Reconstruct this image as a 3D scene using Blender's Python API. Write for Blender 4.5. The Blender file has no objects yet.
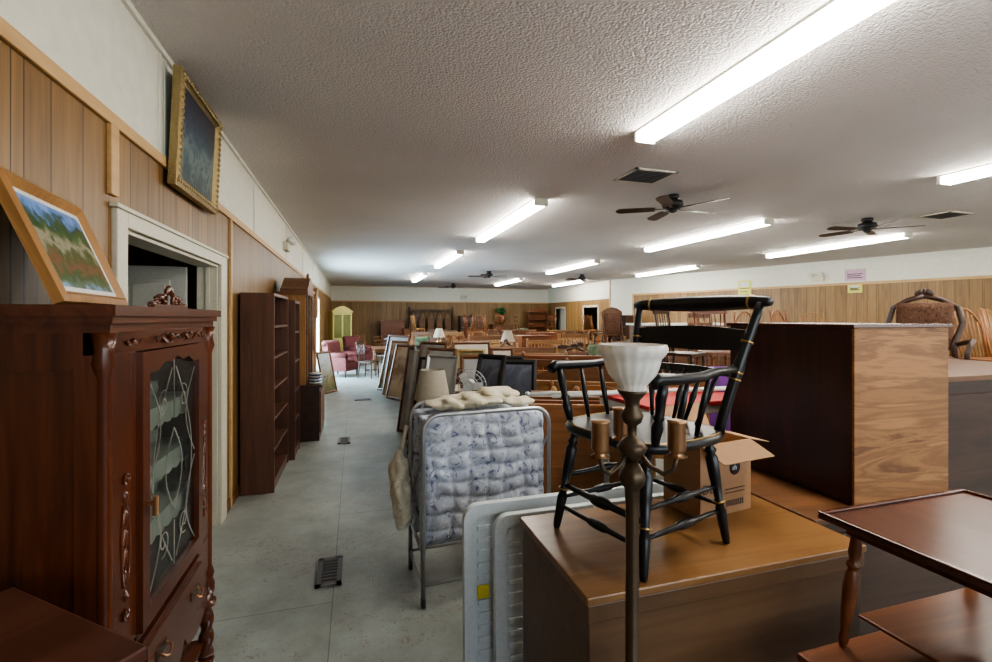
import bpy, bmesh, math, random
from mathutils import Vector, Matrix, Euler, noise
random.seed(7)
S=bpy.context.scene
pi=math.pi
# ---------------------------------------------------------------- materials
def _nt(name):
    m=bpy.data.materials.new(name); m.use_nodes=True
    nt=m.node_tree; b=nt.nodes['Principled BSDF']
    return m,nt,b
def lk(nt,a,b): nt.links.new(a,b)
def plain(name,c,rough=.5,metal=0,bump=0,bscale=50,emit=0):
    m,nt,b=_nt(name)
    b.inputs['Base Color'].default_value=(*c,1); b.inputs['Roughness'].default_value=rough; b.inputs['Metallic'].default_value=metal
    tc=nt.nodes.new('ShaderNodeTexCoord'); n=nt.nodes.new('ShaderNodeTexNoise'); n.inputs['Scale'].default_value=bscale; n.inputs['Detail'].default_value=4
    lk(nt,tc.outputs['Object'],n.inputs['Vector'])
    mx=nt.nodes.new('ShaderNodeMixRGB'); mx.blend_type='MULTIPLY'; mx.inputs['Fac'].default_value=.25
    mx.inputs['Color1'].default_value=(*c,1); lk(nt,n.outputs['Fac'],mx.inputs['Color2']); 
    sc=nt.nodes.new('ShaderNodeMixRGB'); sc.blend_type='MULTIPLY'; sc.inputs['Fac'].default_value=1; sc.inputs['Color2'].default_value=(1.12,1.12,1.12,1)
    lk(nt,mx.outputs['Color'],sc.inputs['Color1']); lk(nt,sc.outputs['Color'],b.inputs['Base Color'])
    if bump:
        bp=nt.nodes.new('ShaderNodeBump'); bp.inputs['Strength'].default_value=bump; bp.inputs['Distance'].default_value=.01
        lk(nt,n.outputs['Fac'],bp.inputs['Height']); lk(nt,bp.outputs['Normal'],b.inputs['Normal'])
    return m
def wood(name,c1,c2,grain='Z',rough=.4,scale=1.0,knots=0):
    m,nt,b=_nt(name)
    tc=nt.nodes.new('ShaderNodeTexCoord'); mp=nt.nodes.new('ShaderNodeMapping')
    s={'X':(1.2,14,14),'Y':(14,1.2,14),'Z':(14,14,1.2)}[grain]
    mp.inputs['Scale'].default_value=[v*scale for v in s]
    lk(nt,tc.outputs['Object'],mp.inputs['Vector'])
    n=nt.nodes.new('ShaderNodeTexNoise'); n.inputs['Scale'].default_value=1; n.inputs['Detail'].default_value=7; n.inputs['Roughness'].default_value=.62; n.inputs['Distortion'].default_value=1.0+knots
    lk(nt,mp.outputs['Vector'],n.inputs['Vector'])
    n2=nt.nodes.new('ShaderNodeTexNoise'); n2.inputs['Scale'].default_value=1.7; n2.inputs['Detail'].default_value=2
    lk(nt,tc.outputs['Object'],n2.inputs['Vector'])
    ad=nt.nodes.new('ShaderNodeMath'); ad.operation='MULTIPLY_ADD'; ad.inputs[1].default_value=.35
    lk(nt,n2.outputs['Fac'],ad.inputs[0]); lk(nt,n.outputs['Fac'],ad.inputs[2])
    cr=nt.nodes.new('ShaderNodeValToRGB'); e=cr.color_ramp.elements
    e[0].position=.42; e[0].color=(*c1,1); e[1].position=.9; e[1].color=(*c2,1)
    if knots:
        w=nt.nodes.new('ShaderNodeMath'); w.operation='MULTIPLY'; w.inputs[1].default_value=44
        sn=nt.nodes.new('ShaderNodeMath'); sn.operation='SINE'
        sm=nt.nodes.new('ShaderNodeMath'); sm.operation='MULTIPLY_ADD'; sm.inputs[1].default_value=.13
        lk(nt,ad.outputs[0],w.inputs[0]); lk(nt,w.outputs[0],sn.inputs[0]); lk(nt,sn.outputs[0],sm.inputs[0]); lk(nt,ad.outputs[0],sm.inputs[2])
        lk(nt,sm.outputs[0],cr.inputs['Fac'])
    else: lk(nt,ad.outputs[0],cr.inputs['Fac'])
    lk(nt,cr.outputs['Color'],b.inputs['Base Color'])
    b.inputs['Roughness'].default_value=rough
    bp=nt.nodes.new('ShaderNodeBump'); bp.inputs['Strength'].default_value=.08; bp.inputs['Distance'].default_value=.004
    lk(nt,n.outputs['Fac'],bp.inputs['Height']); lk(nt,bp.outputs['Normal'],b.inputs['Normal'])
    return m
def panelling(name,c1,c2,groove,w=.2):
    m,nt,b=_nt(name); N=nt.nodes
    tc=N.new('ShaderNodeTexCoord'); sp=N.new('ShaderNodeSeparateXYZ'); lk(nt,tc.outputs['Object'],sp.inputs[0])
    def math_(op,a,bv=None,cv=None):
        n=N.new('ShaderNodeMath'); n.operation=op
        for i,v in enumerate((a,bv,cv)):
            if v is None: continue
            if isinstance(v,(int,float)): n.inputs[i].default_value=v
            else: lk(nt,v,n.inputs[i])
        return n.outputs[0]
    x=sp.outputs['X']
    q=math_('DIVIDE',x,w)
    fr=math_('FRACT',q); g1=math_('LESS_THAN',fr,.035)
    fr2=math_('FRACT',math_('DIVIDE',x,w*2.7)); g2=math_('LESS_THAN',fr2,.013)
    g=math_('MAXIMUM',g1,g2)
    wn=N.new('ShaderNodeTexWhiteNoise'); wn.noise_dimensions='1D'; lk(nt,math_('ADD',math_('FLOOR',q),math_('FLOOR',math_('DIVIDE',x,w*2.7))),wn.inputs['W'])
    mp=N.new('ShaderNodeMapping'); mp.inputs['Scale'].default_value=(18,18,1.3); lk(nt,tc.outputs['Object'],mp.inputs['Vector'])
    n=N.new('ShaderNodeTexNoise'); n.inputs['Scale'].default_value=1; n.inputs['Detail'].default_value=6; n.inputs['Distortion'].default_value=1.2
    lk(nt,mp.outputs['Vector'],n.inputs['Vector'])
    f=math_('ADD',math_('MULTIPLY',wn.outputs['Value'],.3),math_('MULTIPLY',n.outputs['Fac'],.9))
    cr=N.new('ShaderNodeValToRGB'); e=cr.color_ramp.elements; e[0].position=.3; e[0].color=(*c1,1); e[1].position=.85; e[1].color=(*c2,1)
    lk(nt,f,cr.inputs['Fac'])
    mx=N.new('ShaderNodeMixRGB'); lk(nt,g,mx.inputs['Fac']); lk(nt,cr.outputs['Color'],mx.inputs['Color1']); mx.inputs['Color2'].default_value=(*groove,1)
    lk(nt,mx.outputs['Color'],b.inputs['Base Color']); b.inputs['Roughness'].default_value=.45
    bp=N.new('ShaderNodeBump'); bp.inputs['Strength'].default_value=.5; bp.inputs['Distance'].default_value=.004; bp.invert=True
    lk(nt,g,bp.inputs['Height']); lk(nt,bp.outputs['Normal'],b.inputs['Normal'])
    return m
def ceilmat():
    m,nt,b=_nt('popcorn_ceiling'); N=nt.nodes
    tc=N.new('ShaderNodeTexCoord'); n=N.new('ShaderNodeTexNoise'); n.inputs['Scale'].default_value=42; n.inputs['Detail'].default_value=5; n.inputs['Distortion'].default_value=.6
    v=N.new('ShaderNodeTexVoronoi'); v.inputs['Scale'].default_value=65
    big=N.new('ShaderNodeTexNoise'); big.inputs['Scale'].default_value=.7; big.inputs['Detail'].default_value=3
    for q in (n,v,big): lk(nt,tc.outputs['Object'],q.inputs['Vector'])
    a=N.new('ShaderNodeMath'); a.operation='SUBTRACT'; lk(nt,n.outputs['Fac'],a.inputs[0]); lk(nt,v.outputs['Distance'],a.inputs[1])
    bp=N.new('ShaderNodeBump'); bp.inputs['Strength'].default_value=.6; bp.inputs['Distance'].default_value=.012
    lk(nt,a.outputs[0],bp.inputs['Height']); lk(nt,bp.outputs['Normal'],b.inputs['Normal'])
    cr=N.new('ShaderNodeValToRGB'); e=cr.color_ramp.elements; e[0].position=.3; e[0].color=(.62,.59,.575,1); e[1].position=.7; e[1].color=(.70,.665,.645,1)
    lk(nt,big.outputs['Fac'],cr.inputs['Fac']); lk(nt,cr.outputs['Color'],b.inputs['Base Color']); b.inputs['Roughness'].default_value=.9
    return m
def floormat():
    m,nt,b=_nt('painted_plywood_floor'); N=nt.nodes
    tc=N.new('ShaderNodeTexCoord'); mp=N.new('ShaderNodeMapping'); mp.inputs['Rotation'].default_value=(0,0,pi/2); mp.inputs['Location'].default_value=(.35,.12,0)
    lk(nt,tc.outputs['Object'],mp.inputs['Vector'])
    br=N.new('ShaderNodeTexBrick'); br.inputs['Scale'].default_value=1; br.inputs['Brick Width'].default_value=2.44; br.inputs['Row Height'].default_value=1.22; br.inputs['Mortar Size'].default_value=.003; br.inputs['Mortar Smooth'].default_value=.3
    br.inputs['Color1'].default_value=(.315,.345,.325,1); br.inputs['Color2'].default_value=(.29,.32,.30,1); br.inputs['Mortar'].default_value=(.15,.16,.15,1)
    lk(nt,mp.outputs['Vector'],br.inputs['Vector'])
    n=N.new('ShaderNodeTexNoise'); n.inputs['Scale'].default_value=3.2; n.inputs['Detail'].default_value=10; n.inputs['Roughness'].default_value=.65; lk(nt,tc.outputs['Object'],n.inputs['Vector'])
    cr=N.new('ShaderNodeValToRGB'); e=cr.color_ramp.elements; e[0].position=.33; e[0].color=(.76,.75,.72,1); e[1].position=.66; e[1].color=(1.1,1.1,1.1,1)
    lk(nt,n.outputs['Fac'],cr.inputs['Fac'])
    mx=N.new('ShaderNodeMixRGB'); mx.blend_type='MULTIPLY'; mx.inputs['Fac'].default_value=1; lk(nt,br.outputs['Color'],mx.inputs['Color1']); lk(nt,cr.outputs['Color'],mx.inputs['Color2'])
    v=N.new('ShaderNodeTexNoise'); v.inputs['Scale'].default_value=30; v.inputs['Detail'].default_value=6; v.inputs['Distortion'].default_value=2; lk(nt,tc.outputs['Object'],v.inputs['Vector'])
    v2=N.new('ShaderNodeTexNoise'); v2.inputs['Scale'].default_value=1.1; lk(nt,tc.outputs['Object'],v2.inputs['Vector'])
    ml=N.new('ShaderNodeMath'); ml.operation='MULTIPLY_ADD'; ml.inputs[1].default_value=.35; lk(nt,v2.outputs['Fac'],ml.inputs[0]); lk(nt,v.outputs['Fac'],ml.inputs[2])
    c2=N.new('ShaderNodeValToRGB'); e=c2.color_ramp.elements; e[0].position=.78; e[0].color=(0,0,0,1); e[1].position=.83; e[1].color=(.65,.65,.65,1)
    lk(nt,ml.outputs[0],c2.inputs['Fac'])
    m2=N.new('ShaderNodeMixRGB'); lk(nt,c2.outputs['Color'],m2.inputs['Fac']); lk(nt,mx.outputs['Color'],m2.inputs['Color1']); m2.inputs['Color2'].default_value=(.22,.15,.09,1)
    lk(nt,m2.outputs['Color'],b.inputs['Base Color']); b.inputs['Roughness'].default_value=.42
    bp=N.new('ShaderNodeBump'); bp.inputs['Strength'].default_value=.15; bp.inputs['Distance'].default_value=.01; lk(nt,n.outputs['Fac'],bp.inputs['Height']); lk(nt,bp.outputs['Normal'],b.inputs['Normal'])
    return m
def glassmat(name='cabinet_glass',tint=(.9,.95,.95),gl=.12,ro=.08):
    m=bpy.data.materials.new(name); m.use_nodes=True; nt=m.node_tree; nt.nodes.clear()
    o=nt.nodes.new('ShaderNodeOutputMaterial'); t=nt.nodes.new('ShaderNodeBsdfTransparent'); t.inputs[0].default_value=(*tint,1)
    g=nt.nodes.new('ShaderNodeBsdfGlossy'); g.inputs['Roughness'].default_value=ro; mx=nt.nodes.new('ShaderNodeMixShader'); mx.inputs[0].default_value=gl
    lk(nt,t.outputs[0],mx.inputs[1]); lk(nt,g.outputs[0],mx.inputs[2]); lk(nt,mx.outputs[0],o.inputs[0]); return m
def picture(name,cols,scale=3,zgrad=True,zc=0,zh=.5,distort=1.5,amt=.9):
    m,nt,b=_nt(name); N=nt.nodes
    tc=N.new('ShaderNodeTexCoord'); sp=N.new('ShaderNodeSeparateXYZ'); lk(nt,tc.outputs['Object'],sp.inputs[0])
    n=N.new('ShaderNodeTexNoise'); n.inputs['Scale'].default_value=scale; n.inputs['Detail'].default_value=8; n.inputs['Distortion'].default_value=distort; lk(nt,tc.outputs['Object'],n.inputs['Vector'])
    mr=N.new('ShaderNodeMapRange'); mr.inputs['From Min'].default_value=zc-zh; mr.inputs['From Max'].default_value=zc+zh; lk(nt,sp.outputs['Z'],mr.inputs['Value'])
    a=N.new('ShaderNodeMath'); a.operation='MULTIPLY_ADD'; lk(nt,n.outputs['Fac'],a.inputs[0]); a.inputs[1].default_value=amt
    s=N.new('ShaderNodeMath'); s.operation='SUBTRACT'; lk(nt,mr.outputs[0],s.inputs[0]); s.inputs[1].default_value=amt/2; lk(nt,s.outputs[0],a.inputs[2])
    cr=N.new('ShaderNodeValToRGB'); el=cr.color_ramp.elements
    for i,c in enumerate(cols):
        p=i/(len(cols)-1)
        if i==0: el[0].position=0; el[0].color=(*c,1)
        elif i==len(cols)-1: el[-1].position=1; el[-1].color=(*c,1)
        else:
            q=el.new(p); q.color=(*c,1)
    lk(nt,a.outputs[0],cr.inputs['Fac']); lk(nt,cr.outputs['Color'],b.inputs['Base Color']); b.inputs['Roughness'].default_value=.3
    return m
def fabric(name,base,a,bcol,scale=14):
    m,nt,b=_nt(name); N=nt.nodes
    tc=N.new('ShaderNodeTexCoord'); v=N.new('ShaderNodeTexNoise'); v.inputs['Scale'].default_value=scale; v.inputs['Detail'].default_value=5; v.inputs['Distortion'].default_value=2.5
    lk(nt,tc.outputs['Object'],v.inputs['Vector'])
    cr=N.new('ShaderNodeValToRGB'); e=cr.color_ramp.elements; e[0].position=.36; e[0].color=(*a,1); e[1].position=.64; e[1].color=(*bcol,1)
    for p in (.43,.56):
        q=e.new(p); q.color=(*base,1)
    lk(nt,v.outputs['Fac'],cr.inputs['Fac']); lk(nt,cr.outputs['Color'],b.inputs['Base Color']); b.inputs['Roughness'].default_value=.85
    return m

MAH=wood('mahogany_dark',(.034,.009,.004),(.115,.033,.013),'Z',.24)
MAHX=wood('mahogany_dark_h',(.034,.009,.004),(.12,.034,.014),'X',.25)
MAHR=wood('mahogany_red_top',(.05,.019,.012),(.125,.05,.032),'Y',.3)
MAHD=wood('mahogany_side_panel',(.022,.005,.003),(.065,.014,.007),'Z',.3)
WAL=wood('walnut_laminate',(.05,.019,.010),(.14,.058,.030),'Z',.45)
OAK=wood('golden_oak',(.19,.085,.022),(.40,.205,.065),'Z',.42)
OAKX=wood('golden_oak_h',(.17,.08,.026),(.36,.19,.07),'X',.42)
PINE=wood('pine_light',(.34,.19,.075),(.52,.33,.15),'X',.5)
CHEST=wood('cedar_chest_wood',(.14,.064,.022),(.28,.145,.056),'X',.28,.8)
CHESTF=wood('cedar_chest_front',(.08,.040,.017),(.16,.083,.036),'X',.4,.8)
PLY=wood('plywood_back',(.15,.060,.017),(.38,.18,.062),'X',.5,.42,knots=.8)
CHERRY=wood('cherry_wood',(.10,.030,.010),(.23,.078,.028),'X',.35)
BRN=wood('brown_wood',(.075,.031,.012),(.20,.088,.034),'X',.42)
BRN2=wood('brown_wood_dark',(.025,.011,.006),(.075,.033,.017),'X',.4)
ORG=wood('orange_wood',(.17,.065,.019),(.34,.14,.045),'X',.4)
PANEL=panelling('wood_panelling',(.13,.068,.021),(.28,.158,.054),(.04,.02,.008),.2)
PANELF=panelling('wood_panelling_far',(.16,.086,.028),(.32,.19,.07),(.06,.03,.012),.22)
TRIMW=wood('trim_wood',(.44,.26,.10),(.60,.39,.18),'X',.5)
WHITEW=plain('white_wall_paint',(.70,.69,.59),.6,bump=.1,bscale=12)
CASING=plain('cream_casing_paint',(.56,.53,.42),.45)
DOORP=plain('door_paint',(.46,.46,.41),.4)
CEIL=ceilmat(); FLOOR=floormat(); GLASS=glassmat(); GLASSF=glassmat('frosted_cabinet_glass',(.80,.84,.82),.22,.22)
BLACK=plain('black_lacquer',(.007,.007,.008),.33)
BLACKM=plain('black_matte',(.014,.014,.015),.5)
GOLD=plain('gold_stencil',(.45,.28,.09),.35,.8)
GILT=plain('gilt_frame',(.33,.25,.12),.42,.7,bump=.8,bscale=40)
BRASS=plain('aged_brass',(.42,.24,.13),.28,.9)
DBRASS=plain('dark_bronze',(.10,.07,.045),.42,.7)
STEEL=plain('steel_tube',(.45,.46,.47),.35,.9)
GREYM=plain('grey_metal',(.17,.17,.17),.5,.5)
MILK=plain('milk_glass',(.80,.77,.71),.25)
SHADE=plain('lamp_shade_linen',(.42,.38,.30),.8)
PLASTIC=plain('white_plastic',(.66,.72,.74),.45,bump=.05,bscale=80)
YELLOW=plain('yellow_label',(.7,.6,.05),.5)
CREAM=fabric('cream_blanket',(.62,.56,.42),(.46,.4,.27),(.7,.66,.55),9)
LACE=plain('lace_white',(.66,.66,.60),.8,bump=.6,bscale=120)
QUILT=fabric('floral_quilt',(.46,.51,.60),(.17,.16,.30),(.64,.67,.71),15)
REDC=plain('red_cloth',(.42,.02,.02),.6)
REDUP=fabric('red_upholstery',(.11,.02,.018),(.06,.012,.012),(.16,.04,.035),20)
PURP=plain('purple_cloth',(.18,.05,.28),.7)
BLUEUP=fabric('blue_upholstery',(.06,.09,.16),(.04,.05,.1),(.12,.15,.22),20)
GREENUP=fabric('green_upholstery',(.1,.14,.08),(.05,.09,.05),(.2,.22,.14),20)
ROSEUP=fabric('brown_brocade_upholstery',(.12,.055,.03),(.06,.026,.015),(.19,.10,.06),22)
CARD=plain('cardboard',(.40,.23,.12),.8)
CARDD=plain('cardboard_inside',(.30,.17,.085),.85)
INK=plain('dark_ink',(.04,.03,.035),.7)
LEAD=plain('leaded_came',(.22,.22,.19),.4,.6)
YELP=plain('yellow_paint',(.52,.45,.14),.5)
DARKV=plain('vent_dark',(.03,.03,.03),.6)
LEAF=plain('plant_leaf',(.03,.13,.03),.5)
PAPER=plain('paper_white',(.66,.66,.62),.7)
PAPERY=plain('paper_yellow',(.65,.66,.16),.7)
PAPERP=plain('paper_pink',(.6,.4,.5),.7)
MIRROR=plain('mirror_glass',(.5,.55,.58),.06,1)
TUBE=bpy.data.materials.new('fluorescent_tube'); TUBE.use_nodes=True
_b=TUBE.node_tree.nodes['Principled BSDF']; _b.inputs['Emission Color'].default_value=(1,.945,.85,1); _b.inputs['Emission Strength'].default_value=32; _b.inputs['Base Color'].default_value=(.9,.9,.9,1)
PIC_SEA=picture('seascape_painting',[(.01,.02,.03),(.015,.05,.065),(.14,.2,.2),(.02,.055,.09),(.012,.02,.05),(.012,.012,.03)],6,zc=.31,zh=.3,distort=2.5)
PIC_VIL=picture('village_print',[(.2,.34,.5),(.10,.15,.10),(.04,.09,.02),(.20,.08,.04),(.04,.09,.02),(.34,.30,.22),(.05,.11,.03),(.03,.07,.02),(.10,.22,.5),(.2,.36,.7)],24,zc=.185,zh=.15,distort=.3,amt=.62)
PICS=[picture('landscape_a',[(.05,.07,.02),(.2,.18,.08),(.35,.4,.4),(.5,.55,.6)],4,zc=.4,zh=.5),
      picture('print_b',[(.4,.36,.28),(.5,.46,.38),(.2,.14,.1),(.55,.5,.42)],3,zc=.4,zh=.5),
      picture('print_c',[(.03,.03,.05),(.08,.09,.12),(.2,.22,.25),(.05,.05,.08)],4,zc=.4,zh=.5),
      picture('print_d',[(.35,.38,.4),(.42,.44,.43),(.2,.25,.3),(.5,.5,.48)],2,zc=.4,zh=.5)]

# ---------------------------------------------------------------- mesh builder
class MB:
    def __init__(s): s.bm=bmesh.new(); s.mats=[]; s.T=Matrix.Identity(4)
    def mi(s,m):
        if m not in s.mats: s.mats.append(m)
        return s.mats.index(m)
    def add(s,vs,fs,mat,smooth=False):
        i=s.mi(mat); bv=[s.bm.verts.new(s.T@Vector(v)) for v in vs]
        for f in fs:
            try:
                F=s.bm.faces.new([bv[k] for k in f]); F.material_index=i; F.smooth=smooth
            except ValueError: pass
    def box(s,c,d,mat,rot=None):
        R=Euler(rot).to_matrix() if rot else Matrix.Identity(3)
        vs=[Vector(c)+R@Vector((x*d[0]/2,y*d[1]/2,z*d[2]/2)) for x in(-1,1) for y in(-1,1) for z in(-1,1)]
        s.add(vs,[(0,1,3,2),(4,6,7,5),(0,4,5,1),(2,3,7,6),(0,2,6,4),(1,5,7,3)],mat)
    def bx(s,x0,x1,y0,y1,z0,z1,mat): s.box(((x0+x1)/2,(y0+y1)/2,(z0+z1)/2),(x1-x0,y1-y0,z1-z0),mat)
    def turned(s,p0,p1,prof,mat,seg=12,twist=0,amp=0,cap=True,lobes=2):
        p0=Vector(p0);p1=Vector(p1);d=p1-p0;q=d.normalized()
        a=q.orthogonal().normalized() if abs(q.z)<.99 else Vector((1,0,0)); a=(a-q*a.dot(q)).normalized(); b=q.cross(a)
        vs=[];fs=[]
        for t,r in prof:
            for k in range(seg):
                an=2*pi*k/seg; rr=r*(1+amp*math.cos(lobes*an-twist*t))
                vs.append(p0+d*t+(a*math.cos(an)+b*math.sin(an))*rr)
        n=len(prof)
        for i in range(n-1):
            for k in range(seg):
                k2=(k+1)%seg; fs.append((i*seg+k,i*seg+k2,(i+1)*seg+k2,(i+1)*seg+k))
        if cap: fs.append(tuple(range(seg))[::-1]); fs.append(tuple((n-1)*seg+k for k in range(seg)))
        s.add(vs,fs,mat,True)
    def cyl(s,p0,p1,r,mat,r1=None,seg=12): s.turned(p0,p1,[(0,r),(1,r if r1 is None else r1)],mat,seg)
    def leg(s,p0,p1,r,mat,seg=10):
        s.turned(p0,p1,[(0,.55*r),(.06,.8*r),(.12,.6*r),(.3,.95*r),(.5,1.15*r),(.62,1.0*r),(.66,.65*r),(.7,1.2*r),(.74,.65*r),(.8,1.0*r),(1,.8*r)],mat,seg)
    def tube(s,pts,r,mat,seg=8,closed=False):
        pts=[Vector(p) for p in pts]; n=len(pts); vs=[];fs=[];up=None
        for i,p in enumerate(pts):
            a=pts[(i-1)%n] if (i>0 or closed) else p; b=pts[(i+1)%n] if (i<n-1 or closed) else p
            t=(b-a).normalized()
            if up is None: up=t.orthogonal().normalized()
            up=(up-t*up.dot(t)).normalized(); w=t.cross(up)
            rr=r(i/(n-1)) if callable(r) else r
            for k in range(seg):
                an=2*pi*k/seg; vs.append(p+(up*math.cos(an)+w*math.sin(an))*rr)
        for i in range(n if closed else n-1):
            j=(i+1)%n
            for k in range(seg):
                k2=(k+1)%seg; fs.append((i*seg+k,i*seg+k2,j*seg+k2,j*seg+k))
        if not closed: fs.append(tuple(range(seg))[::-1]); fs.append(tuple((n-1)*seg+k for k in range(seg)))
        s.add(vs,fs,mat,True)
    def sph(s,c,r,mat,seg=12,rings=8,nz=0,ns=8):
        if isinstance(r,(int,float)): r=(r,r,r)
        vs=[];fs=[]
        for i in range(rings+1):
            th=pi*i/rings
            for k in range(seg):
                an=2*pi*k/seg; v=Vector((math.sin(th)*math.cos(an),math.sin(th)*math.sin(an),math.cos(th)))
                if nz: v*=1+nz*noise.noise(Vector((v.x*r[0],v.y*r[1],v.z*r[2]))*ns+Vector(c)*3)
                vs.append(Vector(c)+Vector((v.x*r[0],v.y*r[1],v.z*r[2])))
        for i in range(rings):
            for k in range(seg):
                k2=(k+1)%seg; fs.append((i*seg+k,(i+1)*seg+k,(i+1)*seg+k2,i*seg+k2))
        s.add(vs,fs,mat,True)
    def prism(s,poly,y0,y1,mat,plane='xz',smooth=False):
        f=(lambda u,v,w:(u,w,v)) if plane=='xz' else ((lambda u,v,w:(u,v,w)) if plane=='xy' else (lambda u,v,w:(w,u,v)))
        n=len(poly); vs=[f(u,v,y0) for u,v in poly]+[f(u,v,y1) for u,v in poly]
        fs=[tuple(range(n)),tuple(range(n,2*n))[::-1]]+[(i,(i+1)%n,n+(i+1)%n,n+i) for i in range(n)]
        s.add(vs,fs,mat,smooth)
    def pillow(s,c,d,mat,quilt=0,nx=24,nz=30,kx=6,kz=8,p=6):
        for sg in(-1,1):
            vs=[];fs=[]
            for j in range(nz+1):
                for i in range(nx+1):
                    u=-1+2*i/nx; w=-1+2*j/nz
                    e=(max(0,1-abs(u)**p)*max(0,1-abs(w)**p))**.4
                    qd=0
                    if quilt:
                        wob=.25*noise.noise(Vector((u*2,w*2,sg*3)))
                        A=(u*kx+wob*3)*.5*pi; B=(w*kz+wob*3)*.5*pi
                        qd=quilt*((abs(math.sin(A))**.4*abs(math.sin(B))**.45)-.6)*e
                        qd+=quilt*.6*noise.noise(Vector((u*4,w*4,sg*3)))*e
                    vs.append((c[0]+u*d[0]/2,c[1]+sg*(d[1]/2*e+qd),c[2]+w*d[2]/2))
            for j in range(nz):
                for i in range(nx):
                    a=j*(nx+1)+i; q=(a,a+1,a+nx+2,a+nx+1); fs.append(q if sg<0 else q[::-1])
            s.add(vs,fs,mat,True)
    def finish(s,name,loc=(0,0,0),rz=0,rot=None,bevel=0,scale=1):
        bmesh.ops.recalc_face_normals(s.bm,faces=s.bm.faces)
        me=bpy.data.meshes.new(name); s.bm.to_mesh(me); s.bm.free()
        for m in s.mats: me.materials.append(m)
        return put(me,name,loc,rz,rot,bevel,scale)
def put(me,name,loc,rz=0,rot=None,bevel=0,scale=1):
    o=bpy.data.objects.new(name,me); S.collection.objects.link(o); o.location=loc; o.rotation_euler=rot if rot else (0,0,rz); o.scale=(scale,)*3
    if bevel:
        md=o.modifiers.new('bevel','BEVEL'); md.width=bevel; md.segments=2; md.limit_method='ANGLE'; md.angle_limit=math.radians(50)
    return o
R=math.radians
# ---------------------------------------------------------------- room
H=3.06; PT=2.45
def wall(name,p0,p1,segs,th=.12,flip=False):
    p0=Vector((*p0,0));p1=Vector((*p1,0)); d=p1-p0; an=math.atan2(d.y,d.x)
    b=MB()
    for x0,x1,z0,z1,m in segs: b.bx(x0,x1,0,th,z0,z1,m)
    return b.finish(name,p0,an),an,d.length
b=MB(); b.bx(-4,16.5,-3.2,22.3,-.12,0,FLOOR); b.finish('floor')
b=MB(); b.bx(-4,16.5,-3.2,22.3,H,H+.12,CEIL); b.finish('ceiling')
XL=-1.01
def LW(y): return y+3
segs=[]
D0,D1,DH=2.52,4.08,2.01
W0,W1=12.2,14.6
segs+=[(0,LW(D0),0,PT,PANEL),(LW(D0),LW(D1),DH,PT,PANEL),(LW(D1),LW(W0),0,PT,PANEL),(LW(W0),LW(W1),2.2,PT,PANEL),(LW(W1),25,0,PT,PANEL),(0,25,PT,H,WHITEW)]
wall('wall_left',(XL,-3),(XL,22),segs)
def trimobj(name,boxes,mat,loc,rz):
    t=MB()
    for bb in boxes: t.bx(*bb,mat)
    return t.finish(name,loc,rz,bevel=.003)
trimobj('trim_1',[(0,25,-.018,0,PT-.02,PT+.035)],TRIMW,(XL,-3,0),pi/2)
bb=[(0,25,-.022,0,H-.03,H)]
for y in (0.5,2.93,3.0,5.4,7.8,10.2,12.6,15,17.5): bb.append((LW(y),LW(y)+.03,-.008,0,PT+.035,H-.03))
trimobj('trim_2',bb,WHITEW,(XL,-3,0),pi/2)
trimobj('trim_3',[(LW(2.38),LW(2.45),-.02,0,DH+.12,PT-.02),(LW(4.40),LW(4.44),-.02,0,0,PT-.02)],TRIMW,(XL,-3,0),pi/2)
trimobj('baseboard_left',[(0,LW(D0)-.1,-.015,0,0,.09),(LW(D1)+.12,LW(W0),-.015,0,0,.09),(LW(W1),25,-.015,0,0,.09)],BRN,(XL,-3,0),pi/2)
t=MB()
t.bx(LW(D0)-.1,LW(D0),-.025,.0,0,DH+.07,CASING); t.bx(LW(D1),LW(D1)+.16,-.025,.0,0,DH+.07,CASING); t.bx(LW(D0),LW(D1),-.025,.0,DH,DH+.07,CASING)
t.bx(LW(D1)-.02,LW(D1),0,.14,0,DH,CASING); t.bx(LW(D0),LW(D0)+.02,0,.14,0,DH,CASING); t.bx(LW(D0)+.02,LW(D1)-.02,0,.14,DH-.02,DH,CASING)
t.bx(LW(D1)-.035,LW(D1)-.02,.05,.08,0,DH-.02,CASING)
t.bx(LW(D0)-.12,LW(D1)+.18,-.035,0,DH+.07,DH+.09,CASING)
t.finish('door_frame',(XL,-3,0),pi/2,bevel=.004)
t=MB()
t.bx(0,.8,0,.04,.01,1.98,DOORP)
for (x0,x1) in((.1,.36),(.44,.7)):
    for z0,z1 in((.15,.75),(.85,1.45),(1.55,1.88)):
        t.bx(x0,x1,-.012,0,z0,z1,DOORP); t.bx(x0+.03,x1-.03,-.02,-.012,z0+.03,z1-.03,DOORP)
t.sph((.74,-.05,1.0),.03,BRASS); t.cyl((.74,-.05,1.0),(.74,.0,1.0),.012,BRASS)
t.finish('door_1',(-2.0,3.98,0),0.02,bevel=.003)
t=MB()
t.bx(-3.6,-3.5,1.6,5.4,0,2.6,PANEL); t.bx(-3.5,-1.14,5.3,5.4,0,2.6,PANEL); t.bx(-3.5,-1.14,1.6,1.7,0,2.6,PANEL); t.bx(-3.6,-1.14,1.6,5.4,2.6,2.65,CEIL)
t.finish('wall_back_room')
t=MB()
t.bx(LW(W0),LW(W0)+.06,-.02,.12,0,2.2,CASING);t.bx(LW(W1)-.06,LW(W1),-.02,.12,0,2.2,CASING);t.bx(LW(W0)+.06,LW(W1)-.06,-.02,.12,2.14,2.2,CASING)
t.bx(LW(W0)+.06,LW(W1)-.06,.03,.08,0,.1,CASING); t.bx(LW((W0+W1)/2)-.03,LW((W0+W1)/2)+.03,.03,.08,.1,2.14,CASING)
t.bx(LW(W0)+.06,LW(W1)-.06,.05,.055,.1,2.14,GLASS)
t.finish('window_1',(XL,-3,0),pi/2)
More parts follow.
